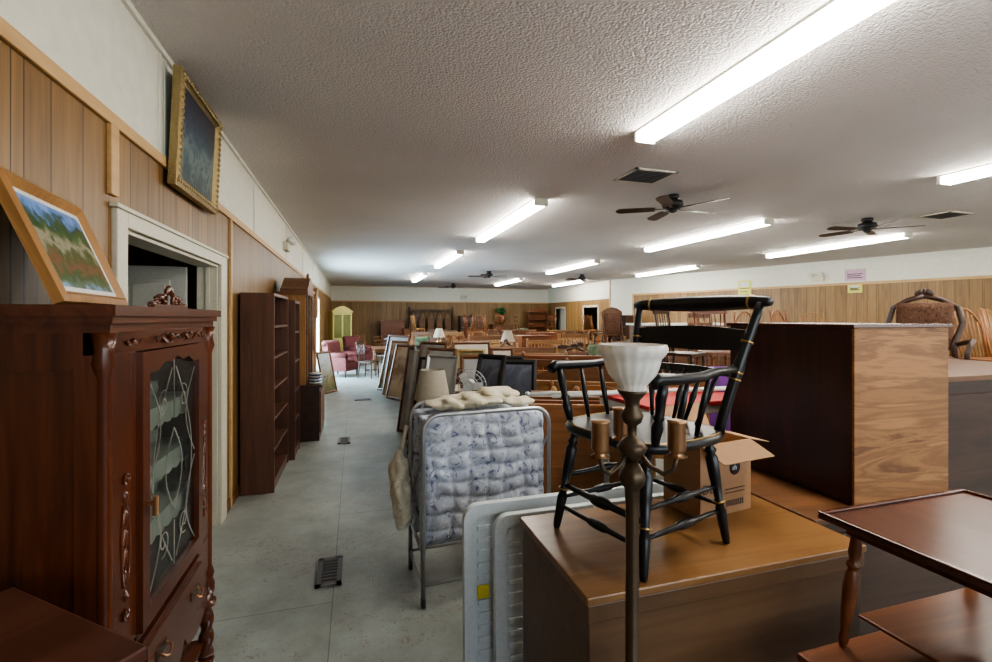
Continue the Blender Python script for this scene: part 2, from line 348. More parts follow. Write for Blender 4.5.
wall('wall_far',(XL,22),(9.4,22),[(0,10.41,0,PT-.1,PANELF),(0,10.41,PT-.1,H,WHITEW)])
trimobj('trim_4',[(0,10.4,-.02,0,PT-.12,PT-.07),(0,10.4,-.02,0,H-.03,H)],TRIMW,(XL,22,0),0)
seg=[]
doors=[(1.0,2.0),(3.9,5.1)]
px=0
for a,c in doors:
    seg.append((px,a,0,PT-.1,PANELF)); seg.append((a,c,2.05,PT-.1,PANELF)); px=c
seg.append((px,6,0,PT-.1,PANELF)); seg.append((0,6,PT-.1,H,WHITEW))
wall('wall_return',(9.4,22),(9.4,16),seg)
t=MB()
for a,c in doors:
    t.bx(a-.08,a,-.02,.12,0,2.12,CASING); t.bx(c,c+.08,-.02,.12,0,2.12,CASING); t.bx(a-.08,c+.08,-.02,.12,2.05,2.13,CASING)
t.finish('door_frame',(9.4,22,0),-pi/2)
t=MB()
t.bx(.0,.92,0,.04,0.01,2.02,DOORP); t.bx(.1,.8,-.01,0,.2,.9,DOORP); t.bx(.1,.8,-.01,0,1.05,1.85,DOORP)
t.finish('door_2',(9.62,20.95,0),-pi/2+.3)
t=MB(); t.bx(11.5,11.6,15.9,22.3,0,H,PANELF); t.bx(9.5,11.6,22,22.1,0,H,WHITEW); t.finish('wall_side_room')
p0=Vector((9.4,16));p1=Vector((15.45,-3.0)); L=(p1-p0).length
o,anR,_=wall('wall_right',p0,p1,[(0,1.1,0,H,WHITEW),(1.1,L,0,PT,PANELF),(1.1,L,PT,H,WHITEW)])
trimobj('trim_5',[(1.1,L,-.02,0,PT-.03,PT+.03),(1.1,1.16,-.02,0,0,PT-.03),(0,.06,-.02,0,0,H)],TRIMW,(*p0,0),anR)
BW=15.45-XL
seg=[(0,1,0,H,PANEL),(1,15.4,0,.8,PANEL),(1,15.4,2.5,H,WHITEW),(15.4,BW,0,H,PANEL),(4.6,5.2,.8,2.5,PANEL),(9.4,10,.8,2.5,PANEL)]
wall('wall_back',(15.45,-3),(XL,-3),seg)

# ---------------------------------------------------------------- lights
def fixture(x,y0,y1):
    t=MB(); L=y1-y0
    t.bx(-.085,.085,0,L,.075,.09,WHITEW)
    prof=[(-.075,.075),(-.078,.025),(-.06,.004),(.06,.004),(.078,.025),(.075,.075)]
    t.prism(prof,.03,L-.03,TUBE)
    t.bx(-.086,.086,0,.03,0,.075,WHITEW); t.bx(-.086,.086,L-.03,L,0,.075,WHITEW)
    t.finish('fluorescent_light_fixture',(x,y0,H-.09))
for x,ys in {2.18:[(.25,3.2),(5.3,8.2),(9.9,12.8),(15.1,18)],5.82:[(.4,3.3),(5.4,8.4),(10.5,13.6),(16.1,19.2)],9.05:[(.3,3.1),(5.6,8.45),(10.7,13.6)],12.4:[(.4,3.2)]}.items():
    for a,c in ys: fixture(x,a,c)
fixture(8.4,16.2,19)
def area(name,loc,rot,sx,sy,p,c):
    l=bpy.data.lights.new(name,'AREA'); l.shape='RECTANGLE'; l.size=sx; l.size_y=sy; l.energy=p; l.color=c
    o=bpy.data.objects.new(name,l); S.collection.objects.link(o); o.location=loc; o.rotation_euler=rot; return o
area('daylight_side_window',(XL-.2,(W0+W1)/2,1.2),(0,-pi/2,0),2,2.2,560,(.6,.79,1))
area('rear_fill_light',(6.5,-3.2,1.7),(R(90),0,0),13,1.6,190,(.88,.94,1))  # added cool fill lamp behind the camera, out of view, brightens the foreground
w=bpy.data.worlds.new('World'); S.world=w; w.use_nodes=True
nt=w.node_tree; sk=nt.nodes.new('ShaderNodeTexSky'); sk.sky_type='NISHITA'; sk.sun_elevation=R(40); sk.sun_disc=False
nt.links.new(sk.outputs[0],nt.nodes['Background'].inputs[0]); nt.nodes['Background'].inputs[1].default_value=.2

# ---------------------------------------------------------------- fans, vents, signs
def fan(x,y,rz,name='ceiling_fan'):
    t=MB()
    t.turned((0,0,H),(0,0,H-.06),[(0,.07),(.5,.075),(1,.05)],BLACKM,20)
    t.turned((0,0,H-.06),(0,0,H-.17),[(0,.05),(.15,.11),(.6,.125),(.85,.10),(1,.06)],BLACKM,24)
    t.turned((0,0,H-.17),(0,0,H-.21),[(0,.05),(.7,.045),(1,.015)],BLACKM,16)
    for k in range(5):
        a=2*pi*k/5; t.T=Matrix.Rotation(a,4,'Z')@Matrix.Translation((0,0,H-.16))
        t.box((.15,0,0),(.14,.035,.008),GREYM)
        t.T=t.T@Matrix.Rotation(R(11),4,'X')
        poly=[(.2,-.05),(.3,-.06),(.6,-.065),(.64,-.045),(.66,0),(.64,.045),(.6,.065),(.3,.06),(.2,.05)]
        t.prism(poly,-.004,.004,BRN2,'xy')
    t.finish(name,(x,y,0),rz)
fan(3.62,4.72,.1); fan(7.2,5.0,.5); fan(4.0,14,.3); fan(7.3,14.2,.9); fan(4,19.5,.2)
def vent(x,y,z,sx,sy,mat,fm,name,flip=1):
    t=MB()
    t.bx(-sx/2,sx/2,-sy/2,-sy/2+.03,-.006,.006,fm);t.bx(-sx/2,sx/2,sy/2-.03,sy/2,-.006,.006,fm);t.bx(-sx/2,-sx/2+.03,-sy/2,sy/2,-.006,.006,fm);t.bx(sx/2-.03,sx/2,-sy/2,sy/2,-.006,.006,fm)
    t.bx(-sx/2+.03,sx/2-.03,-sy/2+.03,sy/2-.03,-.002 if flip>0 else -.004,.004,DARKV)
    n=int(sy/.035)
    for i in range(1,n): t.box((0,-sy/2+sy*i/n,-.004*flip),(sx-.06,.012,.004),mat,(R(30),0,0))
    t.finish(name,(x,y,z))
vent(2.85,4.15,H-.008,.48,.42,GREYM,WHITEW,'ceiling_vent'); vent(8.0,4.5,H-.008,.5,.4,GREYM,WHITEW,'ceiling_vent')
vent(-.15,3.12,.008,.15,.34,GREYM,GREYM,'floor_vent',-1); vent(-.13,6.4,.008,.15,.3,GREYM,GREYM,'floor_vent',-1); vent(.15,9.5,.008,.3,.15,GREYM,GREYM,'floor_vent',-1)
def emlight(loc,rz):
    t=MB(); t.bx(-.14,.14,-.07,-.001,-.06,.06,CREAM)
    for s in(-1,1):
        t.turned((s*.09,-.05,.07),(s*.12,-.13,.10),[(0,.02),(.5,.05),(1,.055)],PAPER,14); t.cyl((s*.09,-.04,.03),(s*.09,-.05,.08),.01,GREYM)
    t.finish('emergency_light',loc,rz)
def onR(s,z,off=0):
    d=(p1-p0).normalized(); n=Vector((d.y,-d.x)); q=p0+d*s+n*off*1; return (q.x,q.y,z)
emlight(onR(7.1,2.62),anR); emlight((5.0,22,2.55),0); emlight((XL,7.6,2.66),pi/2)
def poster(s,z,w,h,m,m2=None):
    t=MB(); t.bx(-w/2,w/2,-.03,-.021,-h/2,h/2,m)
    for k in range(4): t.bx(-w/2+.05,w/2-.05-.04*(k%2),-.032,-.03,-h/2+.06+k*(h-.1)/4,-h/2+.08+k*(h-.1)/4,INK)
    t.bx(-w/2+.06,w/2-.06,-.0325,-.03,h*.12,h*.4,m2 or PAPER); t.finish('wall_poster',onR(s,z,0),anR)
poster(5.2,2.45,.38,.5,PAPERY); poster(7.9,2.66,.42,.28,PAPERP,PAPERP); poster(7.9,2.32,.3,.2,PAPERY)

# ---------------------------------------------------------------- framed pictures
def frame(t,w,h,fw,mat,pic,d=.03):
    o=[(-w/2,0),(w/2,0),(w/2,h),(-w/2,h)]; i=[(-w/2+fw,fw),(w/2-fw,fw),(w/2-fw,h-fw),(-w/2+fw,h-fw)]
    m=[(-w/2+fw*.5,fw*.5),(w/2-fw*.5,fw*.5),(w/2-fw*.5,h-fw*.5),(-w/2+fw*.5,h-fw*.5)]
    vs=[(x,0,z) for x,z in o]+[(x,-d,z) for x,z in o]+[(x,-d*1.3,z) for x,z in m]+[(x,-d*.5,z) for x,z in i]+[(x,0,z) for x,z in i]
    fs=[]
    for a in range(4):
        for k in range(4):
            k2=(k+1)%4; fs.append((a*4+k,a*4+k2,a*4+4+k2,a*4+4+k))
    t.add(vs,fs,mat)
    t.bx(-w/2+fw*.9,w/2-fw*.9,-d*.5,-.002,fw*.9,h-fw*.9,pic)
t=MB(); frame(t,.80,.66,.06,GILT,PIC_SEA,.04)
for k in range(22):
    x=-.38+k*.0362
    for z in(.035,.625): t.sph((x,-.048,z),(.013,.01,.016),GILT,6,4)
for k in range(16):
    z=.05+k*.037
    for x in(-.37,.37): t.sph((x,-.048,z),(.016,.01,.013),GILT,6,4)
t.finish('framed_seascape_painting',(XL+.025,3.38,2.34)).rotation_euler=(Matrix.Rotation(pi/2,4,'Z')@Matrix.Rotation(R(2.5),4,'X')).to_euler()

# ---------------------------------------------------------------- hero display cabinet (left)
def spiral(cx,cz,r0,r1,a0,turns,y,n=18,flip=1):
    return [(cx+flip*(r0+(r1-r0)*k/n)*math.cos(a0+turns*2*pi*k/n),y,cz+(r0+(r1-r0)*k/n)*math.sin(a0+turns*2*pi*k/n)) for k in range(n+1)]
t=MB()
W=.5;Dp=.17
t.bx(-W-.01,W+.01,-Dp-.025,Dp,1.605,1.635,MAHX); t.bx(-W+.005,W-.005,-Dp-.012,Dp,1.585,1.605,MAHX); t.bx(-W+.02,W-.02,-Dp+.0,Dp,1.56,1.585,MAHX)
t.bx(-W+.03,W-.03,Dp-.012,Dp,.33,1.56,MAH)
t.bx(-W+.03,-W+.05,-Dp+.04,Dp-.012,.33,1.56,MAH); t.bx(W-.05,W-.03,-Dp+.04,Dp-.012,.33,1.56,MAH)
for s in(-1,1):
    x=s*(W-.026)
    t.box((x,.005,1.51),(.012,.31,.10),MAH); t.box((x,.005,.40),(.012,.31,.12),MAH); t.box((x,.135,.96),(.012,.05,1.0),MAH); t.box((x,-.12,.96),(.012,.06,1.0),MAH)
t.bx(-W+.05,W-.05,-Dp+.04,Dp-.012,1.49,1.56,MAH)
n=12; fr=[(-W+.02+ (2*W-.04)*k/n, -Dp+.02-.03*math.sin(pi*k/n)) for k in range(n+1)]
t.prism(fr+[(W-.02,-Dp+.06),(-W+.02,-Dp+.06)],1.50,1.56,MAH,'xy')
for s in(-1,1):
    t.tube(spiral(s*.10,1.53,.004,.02,0,1.5,-Dp-.02,flip=s),.004,MAH,6)
    t.tube([(s*(.02+.018*k),-Dp-.018,1.53+.012*math.sin(k*.9)) for k in range(12)],.005,MAH,6)
    t.tube([(s*(.26+.01*k),-Dp+.005,1.53+.008*math.sin(k*1.2)) for k in range(12)],.005,MAH,6)
dx=.295
for s in(-1,1):
    t.bx(min(s*dx,s*(W-.03)),max(s*dx,s*(W-.03)),-Dp+.01,-Dp+.05,.36,1.50,MAH)
    xc=s*(dx+.075)
    for zz,k in((1.08,.7),(1.02,.9),(.96,1),(.90,1),(.84,.8),(.79,.6)):
        t.sph((xc,-Dp+.01,zz),(.014*k,.009,.03*k),MAH,8,6,nz=.3,ns=60)
    t.tube(spiral(xc,1.13,.003,.02,0,1.6,-Dp+.005,flip=s),.0035,MAH,6); t.tube(spiral(xc,.74,.003,.02,pi,1.6,-Dp+.005,flip=s),.0035,MAH,6)
    for q in(-1,1): t.tube([(xc+q*(.012+.014*math.sin(pi*k/10)),-Dp+.008,.82+.24*k/10) for k in range(11)],.003,MAH,6)
    xc=s*(W-.035)
    t.turned((xc,-Dp+.02,.34),(xc,-Dp+.02,1.56),[(0,.028),(.03,.03),(.05,.022),(.07,.028),(.1,.018),(.45,.019),(.9,.018),(.93,.028),(.96,.022),(1,.03)],MAH,16)
    for yy in(-Dp+.025,Dp-.03):
        pr=[(0,.02),(.05,.03),(.1,.03),(.14,.018)]+[(.14+.62*k/24,.026) for k in range(25)]+[(.79,.018),(.82,.034),(.88,.034),(.9,.024),(1,.032)]
        t.turned((xc,yy,.0),(xc,yy,.34),pr,MAH,16,twist=26,amp=.22)
t.bx(-W+.03,W-.03,-Dp+.01,Dp,.60,.625,MAHX); t.bx(-W+.03,W-.03,-Dp+.02,Dp,.34,.37,MAHX)
t.bx(-dx,dx,-Dp+.0,-Dp+.03,.40,.59,MAHX); t.bx(-dx+.02,dx-.02,-Dp-.012,-Dp,.42,.57,MAHX); t.bx(-dx,dx,-Dp+.01,-Dp+.04,.37,.40,MAH)
for s in(-1,1):
    x=s*.17; t.bx(x-.04,x+.04,-Dp-.016,-Dp-.012,.48,.515,DBRASS)
    t.tube([(x-.03,-Dp-.016,.505),(x-.03,-Dp-.035,.49),(x,-Dp-.038,.475),(x+.03,-Dp-.035,.49),(x+.03,-Dp-.016,.505)],.004,BRASS,6)
ap=[(-W+.06,.36)]+[(-W+.06+(2*W-.12)*k/24,.30-.045*abs(math.sin(3*pi*k/24))+ (.03 if k in(8,16) else 0)) for k in range(25)]+[(W-.06,.36)]
t.prism(ap,-Dp+.015,-Dp+.035,MAH)
t.bx(-W+.03,W-.03,-Dp+.03,Dp-.03,.10,.12,MAHX)
t.bx(-dx,-dx+.05,-Dp-.008,-Dp+.03,.63,1.495,MAH); t.bx(dx-.05,dx,-Dp-.008,-Dp+.03,.63,1.495,MAH); t.bx(-dx+.05,dx-.05,-Dp-.008,-Dp+.03,.63,.685,MAHX)
zt=[(-dx+.05,1.495),(-dx+.05,1.42)]+[(-.24+.48*k/16,1.42+.035*math.sin(pi*k/16)+.008*math.cos(2*pi*k/4)) for k in range(17)]+[(dx-.05,1.42),(dx-.05,1.495)]
t.prism(zt,-Dp-.008,-Dp+.03,MAH)
t.bx(-dx+.045,dx-.045,-Dp+.008,-Dp+.012,.68,1.47,GLASSF)
yl=-Dp+.004
def came(p,r=.0018): t.tube([(x,yl,z) for x,z in p],r,LEAD,6)
for s in(-1,1):
    came([(s*(.02+.17*math.sin(pi*k/20)),.72+.70*k/20) for k in range(21)])
    came([(s*(.225-.10*math.sin(pi*k/20)),.70+.34*k/20) for k in range(21)]); came([(s*(.225-.10*math.sin(pi*k/20)),1.06+.34*k/20) for k in range(21)])
    came([(s*(.08*math.sin(pi*k/16)),.9+.3*k/16) for k in range(17)])
    came([(p[0],p[2]) for p in spiral(s*.1,1.3,.01,.05,0,1.3,0,flip=s)]); came([(p[0],p[2]) for p in spiral(s*.1,.82,.01,.05,pi,1.3,0,flip=s)])
came([(0,.70),(0,.86)]);came([(0,1.24),(0,1.45)])
for z in(.86,1.06,1.26):
    t.bx(-W+.06,W-.06,-Dp+.07,Dp-.02,z,z+.012,MAHX)
    pl=[(-.4,z+.016)]+[(-.4+.8*k/40,z-.05-.012*abs(math.sin(pi*k/4))) for k in range(41)]+[(.4,z+.016)]
    t.prism(pl,-Dp+.060,-Dp+.064,LACE); t.bx(-.4,.4,-Dp+.064,Dp-.04,z+.0125,z+.016,LACE)
    for k in range(5):
        x=-.3+.15*k; t.turned((x,.02,z+.017),(x,.02,z+.017+.06+.02*(k%2)),[(0,.02),(.1,.028),(.5,.034),(.9,.03),(1,.034)],MILK,12)
t.cyl((-dx+.03,-Dp-.01,1.02),(-dx+.03,-Dp-.03,1.02),.008,BRASS); t.cyl((-dx+.03,-Dp-.03,1.04),(-dx+.03,-Dp-.03,.98),.008,BRASS)
for s in(-1,1):
    t.tube(spiral(s*.05,1.665,.004,.026,pi,1.4,-Dp+.02,flip=s),.007,MAH,8); t.tube(spiral(s*.12,1.652,.004,.018,0,1.3,-Dp+.02,flip=-s),.006,MAH,8)
    t.sph((s*.085,-Dp+.02,1.67),(.028,.01,.014),MAH,8,6,nz=.3,ns=50); t.sph((s*.15,-Dp+.02,1.648),(.03,.01,.01),MAH,8,6)
for k in range(5):
    a=(k-2)*.45; t.sph((.03*math.sin(a),-Dp+.02,1.68+.022*math.cos(a)),(.011,.009,.018),MAH,8,6)
t.bx(-.16,.16,-Dp+.01,-Dp+.03,1.63,1.648,MAH)
t.finish('china_cabinet',(XL+.21,1.985,0),pi/2,bevel=.003)
t=MB(); frame(t,.54,.38,.038,OAK,PIC_VIL,.025); t.bx(-.232,.232,-.0135,-.0125,.038,.052,PAPER); t.bx(-.232,.232,-.0135,-.0125,.328,.342,PAPER); t.bx(-.232,-.218,-.0135,-.0125,.052,.328,PAPER); t.bx(.218,.232,-.0135,-.0125,.052,.328,PAPER)
t.finish('framed_village_print',(-.80,1.80,1.637)).rotation_euler=(Matrix.Rotation(pi/2+.12,4,'Z')@Matrix.Rotation(R(-22),4,'X')).to_euler()
t=MB()
t.bx(-.26,.26,-.14,.14,.92,.95,MAHR); t.bx(-.25,.25,-.13,.13,.90,.92,MAHR); t.bx(-.24,.24,-.12,.12,.06,.90,MAHX)
for i in range(4):
    t.bx(-.22,.22,-.132,-.12,.1+.195*i,.28+.195*i,MAHX)
    for s in(-.1,.1): t.sph((s,-.145,.19+.195*i),.014,BRASS,8,6)
for x in(-.2,.2):
    for y in(-.09,.09): t.cyl((x,y,0),(x,y,.06),.02,MAH,r1=.028)
t.finish('small_chest_of_drawers',(-.683,1.15,0),R(-40),bevel=.004)

# ---------------------------------------------------------------- left wall bookcases
def bookcase(t,w,h,d,mat,n=5):
    t.bx(-w/2,-w/2+.025,-d/2,d/2,0,h,mat);t.bx(w/2-.025,w/2,-d/2,d/2,0,h,mat);t.bx(-w/2+.025,w/2-.025,-d/2,d/2,h-.03,h,mat);t.bx(-w/2+.025,w/2-.025,-d/2+.01,d/2,0,.08,mat)
    t.bx(-w/2+.025,w/2-.025,d/2-.01,d/2,.08,h-.03,mat)
    for i in range(n): z=.08+(h-.12)*i/n; t.bx(-w/2+.025,w/2-.025,-d/2+.005,d/2-.01,z,z+.022,mat)
t=MB(); bookcase(t,.95,1.83,.28,WAL,6)
t.finish('bookcase',(XL+.165,5.16,0),pi/2,bevel=.002)
t=MB()
bookcase(t,.5,1.80,.34,WAL,5); t.finish('bookcase',(XL+.195,5.95,0),pi/2)
t=MB()
t.bx(-.45,.45,-.27,.27,0,.70,BRN2)
for s in(-1,1): t.bx(min(.02*s,.42*s),max(.02*s,.42*s),-.285,-.27,.1,.64,BRN)
t.bx(-.48,.48,-.30,.28,.70,.73,BRN2)
t.bx(-.42,-.38,-.1,.25,.73,1.90,OAK);t.bx(.38,.42,-.1,.25,.73,1.90,OAK);t.bx(-.38,.38,.23,.25,.73,1.90,OAK);t.bx(-.45,.45,-.13,.26,1.90,1.94,BRN)
for z in(1.1,1.45): t.bx(-.38,.38,-.06,.23,z,z+.02,BRN)
for s in(-1,1):
    t.bx(min(s*.38,s*.33),max(s*.38,s*.33),-.12,-.10,.75,1.90,BRN); t.bx(min(0,s*.03),max(0,s*.03),-.12,-.10,.75,1.90,BRN)
    t.bx(min(s*.03,s*.33),max(s*.03,s*.33),-.115,-.11,.8,1.85,GLASS)
t.prism([(-.45,1.94)]+[(-.45+.9*k/20,1.98+.17*math.sin(pi*k/20)**1.5) for k in range(21)]+[(.45,1.94)],-.13,.2,BRN)
t.sph((0,-.09,2.17),(.03,.02,.05),BRN)
t.finish('china_hutch',(XL+.30,6.95,0),pi/2,bevel=.004)
t=MB()
for k in range(7): t.turned((0,0,.0+k*.02),(0,0,.018+k*.02),[(0,.05),(.5,.075),(1,.08)],BLUEUP if k%2 else PAPER,20)
t.finish('stack_of_plates',(-.50,6.65,.732))
t=MB()
t.bx(-.35,.35,-.15,.15,0,2.0,OAK); t.bx(-.37,.37,-.17,.16,2.0,2.04,OAK); t.bx(-.3,.3,-.16,-.15,.1,1.0,OAKX);t.bx(-.3,.3,-.16,-.15,1.06,1.9,GLASS)
t.finish('curio_cabinet',(XL+.2,8.1,0),pi/2,bevel=.004)
t=MB(); t.bx(-.25,.25,-.15,.15,0,.5,OAK); t.bx(-.18,.18,-.13,.13,.5,1.6,OAK); t.bx(-.24,.24,-.15,.15,1.6,2.0,OAK)
t.turned((0,-.15,1.8),(0,-.16,1.8),[(0,.15),(1,.15)],PAPER,24); t.turned((0,-.152,1.8),(0,-.163,1.8),[(0,.16),(1,.165)],BRASS,24,cap=False)
t.prism([(-.26,2.0)]+[(-.26+.52*k/14,2.02+.12*math.sin(pi*k/14)) for k in range(15)]+[(.26,2.0)],-.16,.15,OAK); t.finish('grandfather_clock',(XL+.2,9.1,0),pi/2)

# ---------------------------------------------------------------- folding bed (rollaway)
t=MB()
w2=.385; 
def rrect(y,z0,z1,ww,rad=.1,n=6):
    pts=[]
    for cx,cz,a0 in((ww-rad,z1-rad,0),(-ww+rad,z1-rad,pi/2)):
        for k in range(n+1): a=a0+pi/2*k/n; pts.append((cx+rad*math.cos(a),y,cz+rad*math.sin(a)))
    return [(ww,y,z0)]+pts+[(-ww,y,z0)]
for y in(-.21,.21):
    t.tube(rrect(y,.03,1.06,w2),.013,STEEL,8)
    t.cyl((-w2,y,.33),(w2,y,.33),.009,STEEL)
    t.cyl((-w2,y,.12),(w2,y,.12),.009,STEEL)
    for k in range(9):
        x=-.32+.08*k; t.cyl((x,y*.95,.34),(x,y*.95,.38),.0025,STEEL,seg=5)
for s in(-1,1):
    t.cyl((s*w2,-.21,.3),(s*w2,.21,.3),.011,STEEL); t.cyl((s*w2,-.21,.9),(s*w2,.21,.42),.007,STEEL); t.cyl((s*w2,-.21,.12),(s*w2,.21,.12),.009,STEEL)
    for y in(-.21,.21):
        t.turned((s*w2-.01,y,.028),(s*w2+.01,y,.028),[(0,.028),(1,.028)],BLACKM,14)
t.pillow((0,-.10,.66),(.77,.2,.76),QUILT,.024,80,80,7,9,8); t.pillow((0,.10,.66),(.77,.2,.76),QUILT,.02,40,40,7,9,8)
t.finish('folding_bed',(.735,2.82,0),R(3))
t=MB()
t.sph((0,0,.04),(.24,.15,.035),CREAM,40,16,nz=.4,ns=16); t.sph((.14,.02,.065),(.13,.11,.035),CREAM,30,14,nz=.5,ns=20); t.sph((-.16,-.02,.03),(.15,.13,.03),CREAM,30,14,nz=.5,ns=18)
t.sph((.22,-.1,.03),(.1,.07,.03),CREAM,20,12,nz=.5,ns=20)
t.finish('crumpled_blanket',(.72,2.80,1.06),.1)
t=MB(); t.sph((0,0,.0),(.06,.16,.17),CREAM,32,20,nz=.6,ns=12); t.sph((0.01,-.05,-.12),(.05,.1,.12),CREAM,24,16,nz=.6,ns=14); t.tube([(0.0,.02,.12),(.02,0,.24),(.04,-.02,.34)],.012,CREAM)
t.finish('cloth_bag',(.265,2.92,.60))

# ---------------------------------------------------------------- folding tables (white plastic) standing on edge
def plastable(t,L,h):
    r=.07
    def rr(m,r):
        p=[]
        for cx,cz,a0 in((L-m-r,h-m-r,0),(m+r,h-m-r,pi/2),(m+r,m+r,pi),(L-m-r,m+r,3*pi/2)):
            for k in range(7): a=a0+pi/2*k/6; p.append((cx+r*math.cos(a),cz+r*math.sin(a)))
        return p
    o=rr(0,r); i=rr(.05,.045)
    n=len(o)
    vs=[(x,-.03,z) for x,z in o]+[(x,.01,z) for x,z in o]+[(x,-.03,z) for x,z in i]+[(x,-.012,z) for x,z in i]
    fs=[]
    for k in range(n):
        k2=(k+1)%n; fs+=[(k,k2,n+k2,n+k),(k,k2,2*n+k2,2*n+k),(2*n+k,2*n+k2,3*n+k2,3*n+k)]
    fs+=[tuple(range(n,2*n)),tuple(range(3*n,4*n))]
    t.add(vs,fs,PLASTIC)
    for k in range(int(h/.055)-1):
        z=.09+k*.055
        t.bx(.065,.13,-.022,-.012,z,z+.022,PLASTIC)
    for k in range(6): x=.2+k*.18; t.bx(x,x+.02,-.02,-.012,.06,h-.06,PLASTIC)
t=MB(); plastable(t,1.25,.76); t.bx(.062,.115,-.0245,-.022,.34,.40,YELLOW); t.tube([(.18,-.028,.1),(.18,-.028,.6),(.5,-.028,.66)],.011,GREYM)
t.finish('folding_table',(.465,2.04,0),0,rot=(R(-2),0,0),bevel=.004)
t=MB(); plastable(t,1.18,.73)
t.finish('folding_table',(.585,1.965,0),0,rot=(R(-2),0,0),bevel=.004)

# ---------------------------------------------------------------- cedar chest
t=MB()
cx0,cx1,cy0,cy1=.65,1.77,1.23,1.82
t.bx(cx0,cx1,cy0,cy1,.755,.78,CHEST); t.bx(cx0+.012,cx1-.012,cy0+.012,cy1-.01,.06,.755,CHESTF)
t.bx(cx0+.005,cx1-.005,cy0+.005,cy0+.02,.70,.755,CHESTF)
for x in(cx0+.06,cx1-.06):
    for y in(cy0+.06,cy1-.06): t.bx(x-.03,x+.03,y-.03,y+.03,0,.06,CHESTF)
t.finish('wooden_chest',bevel=.004)

# ---------------------------------------------------------------- tall dresser (seen from back/side) on a low base cabinet
t=MB()
t.bx(1.80,2.72,1.46,2.25,.08,.755,BRN2); t.bx(1.785,2.74,1.44,2.26,.755,.78,BRN)
t.bx(1.86,2.66,1.45,1.46,.14,.70,BRN2)
for x in(1.85,2.67):
    for y in(1.52,2.19): t.cyl((x,y,0),(x,y,.08),.025,BRN2)
t.finish('blanket_chest',bevel=.004)
t=MB()
t.bx(0,.60,0,.012,.0,.775,PLY)
t.bx(.0,.60,.012,.70,.0,.775,MAHD); t.bx(-.012,.62,-.006,.72,.775,.79,MAHX)
t.bx(-.004,0,.02,.69,.02,.07,MAHD)
for k in range(4):
    t.bx(.02,.58,.70,.715,.03+.19*k,.2+.19*k,MAH)
    for s in(.15,.45): t.sph((s,.73,.115+.19*k),.014,BRASS)
t.finish('chest_of_drawers',(2.07,1.49,.782),bevel=.003)

# ---------------------------------------------------------------- cardboard box
t=MB()
bw,bd,bh=.30,.20,.30; th=.004
t.bx(0,bw,0,th,0,bh,CARD);t.bx(0,bw,bd-th,bd,0,bh,CARD);t.bx(0,th,th,bd-th,0,bh,CARD);t.bx(bw-th,bw,th,bd-th,0,bh,CARD);t.bx(th,bw-th,th,bd-th,0,th,CARDD)
t.bx(.02,bw-.02,.02,bd-.02,.2,.21,CARDD)
t.T=Matrix.Translation((bw,0,bh))@Matrix.Rotation(R(12),4,'Y'); t.bx(0,.13,0.005,bd-.005,-.003,0,CARD)
t.T=Matrix.Translation((0,0,bh))@Matrix.Rotation(R(35),4,'Y'); t.bx(-.13,0,.005,bd-.005,-.003,0,CARD)
t.T=Matrix.Translation((0,bd,bh))@Matrix.Rotation(R(62),4,'X'); t.bx(.003,bw-.003,0,.13,-.003,0,CARD)
t.T=Matrix.Translation((0,0,bh))@Matrix.Rotation(R(22),4,'X'); t.bx(.003,bw-.003,-.12,0,-.003,0,CARDD)
t.T=Matrix.Identity(4)
t.turned((.2,-.0005,.19),(.2,-.0015,.19),[(0,.032),(1,.032)],INK,24)
for k in range(9): t.bx(.15+.012*k,.156+.012*k,-.0012,0,.03,.055,INK)
t.bx(.14,.26,-.0012,0,.10,.104,INK);t.bx(.14,.26,-.0012,0,.085,.088,INK)
ob=t.finish('cardboard_box',(1.34,1.575,.78),R(8))
def txt(s,parent,loc,size,mat,rot=(pi/2,0,0)):
    c=bpy.data.curves.new('txt','FONT'); c.body=s; c.size=size; c.extrude=.0004; c.materials.append(mat)
    o=bpy.data.objects.new('printed_text',c); S.collection.objects.link(o); o.location=loc; o.rotation_euler=rot; o.parent=parent; return o
txt('DEF',ob,(.01,-.001,.10),.055,INK); txt('ah',ob,(.183,-.0022,.18),.03,PAPER)

# ---------------------------------------------------------------- black captain's chair (faces -Y local)
t=MB()
SH=.43
seat=[(math.copysign(abs(math.cos(a))**.55,math.cos(a))*.24,math.copysign(abs(math.sin(a))**.55,math.sin(a))*.225) for a in [2*pi*k/32+.01 for k in range(32)]]
t.prism(seat,SH-.035,SH,BLACK,'xy'); t.tube([(x*1.0,y*1.0,SH-.018) for x,y in seat],.02,BLACK,8,closed=True)
t.tube([(x*1.03,y*1.03,SH-.002) for x,y in seat],.003,GOLD,6,closed=True)
feet=[(-.225,-.235),(.225,-.235),(-.205,.235),(.205,.235)]; tops=[(-.18,-.17),(.18,-.17),(-.17,.17),(.17,.17)]
for f,p in zip(feet,tops):
    t.turned((*f,0),(*p,SH-.02),[(0,.012),(.05,.015),(.3,.02),(.36,.014),(.38,.021),(.4,.014),(.6,.021),(.78,.023),(.82,.015),(.85,.023),(.88,.015),(1,.02)],BLACK,12)
    q=Vector((*f,0)).lerp(Vector((*p,SH-.02)),.38); q2=Vector((*f,0)).lerp(Vector((*p,SH-.02)),.39); t.cyl(q,q2,.0225,GOLD)
def lf(i,s): return Vector((*feet[i],0)).lerp(Vector((*tops[i],SH-.02)),s)
def st(a,b_,r=.011):
    t.turned(a,b_,[(0,r*.7),(.2,r),(.38,r*1.1),(.42,r*1.7),(.5,r*1.9),(.58,r*1.7),(.62,r*1.1),(.8,r),(1,r*.7)],BLACK,10)
st(lf(0,.42),lf(1,.42),.012); st(lf(0,.22),lf(1,.22),.009); st(lf(2,.35),lf(3,.35),.009)
for i,j in((0,2),(1,3)): st(lf(i,.3),lf(j,.3),.009); st(lf(i,.52),lf(j,.52),.009)
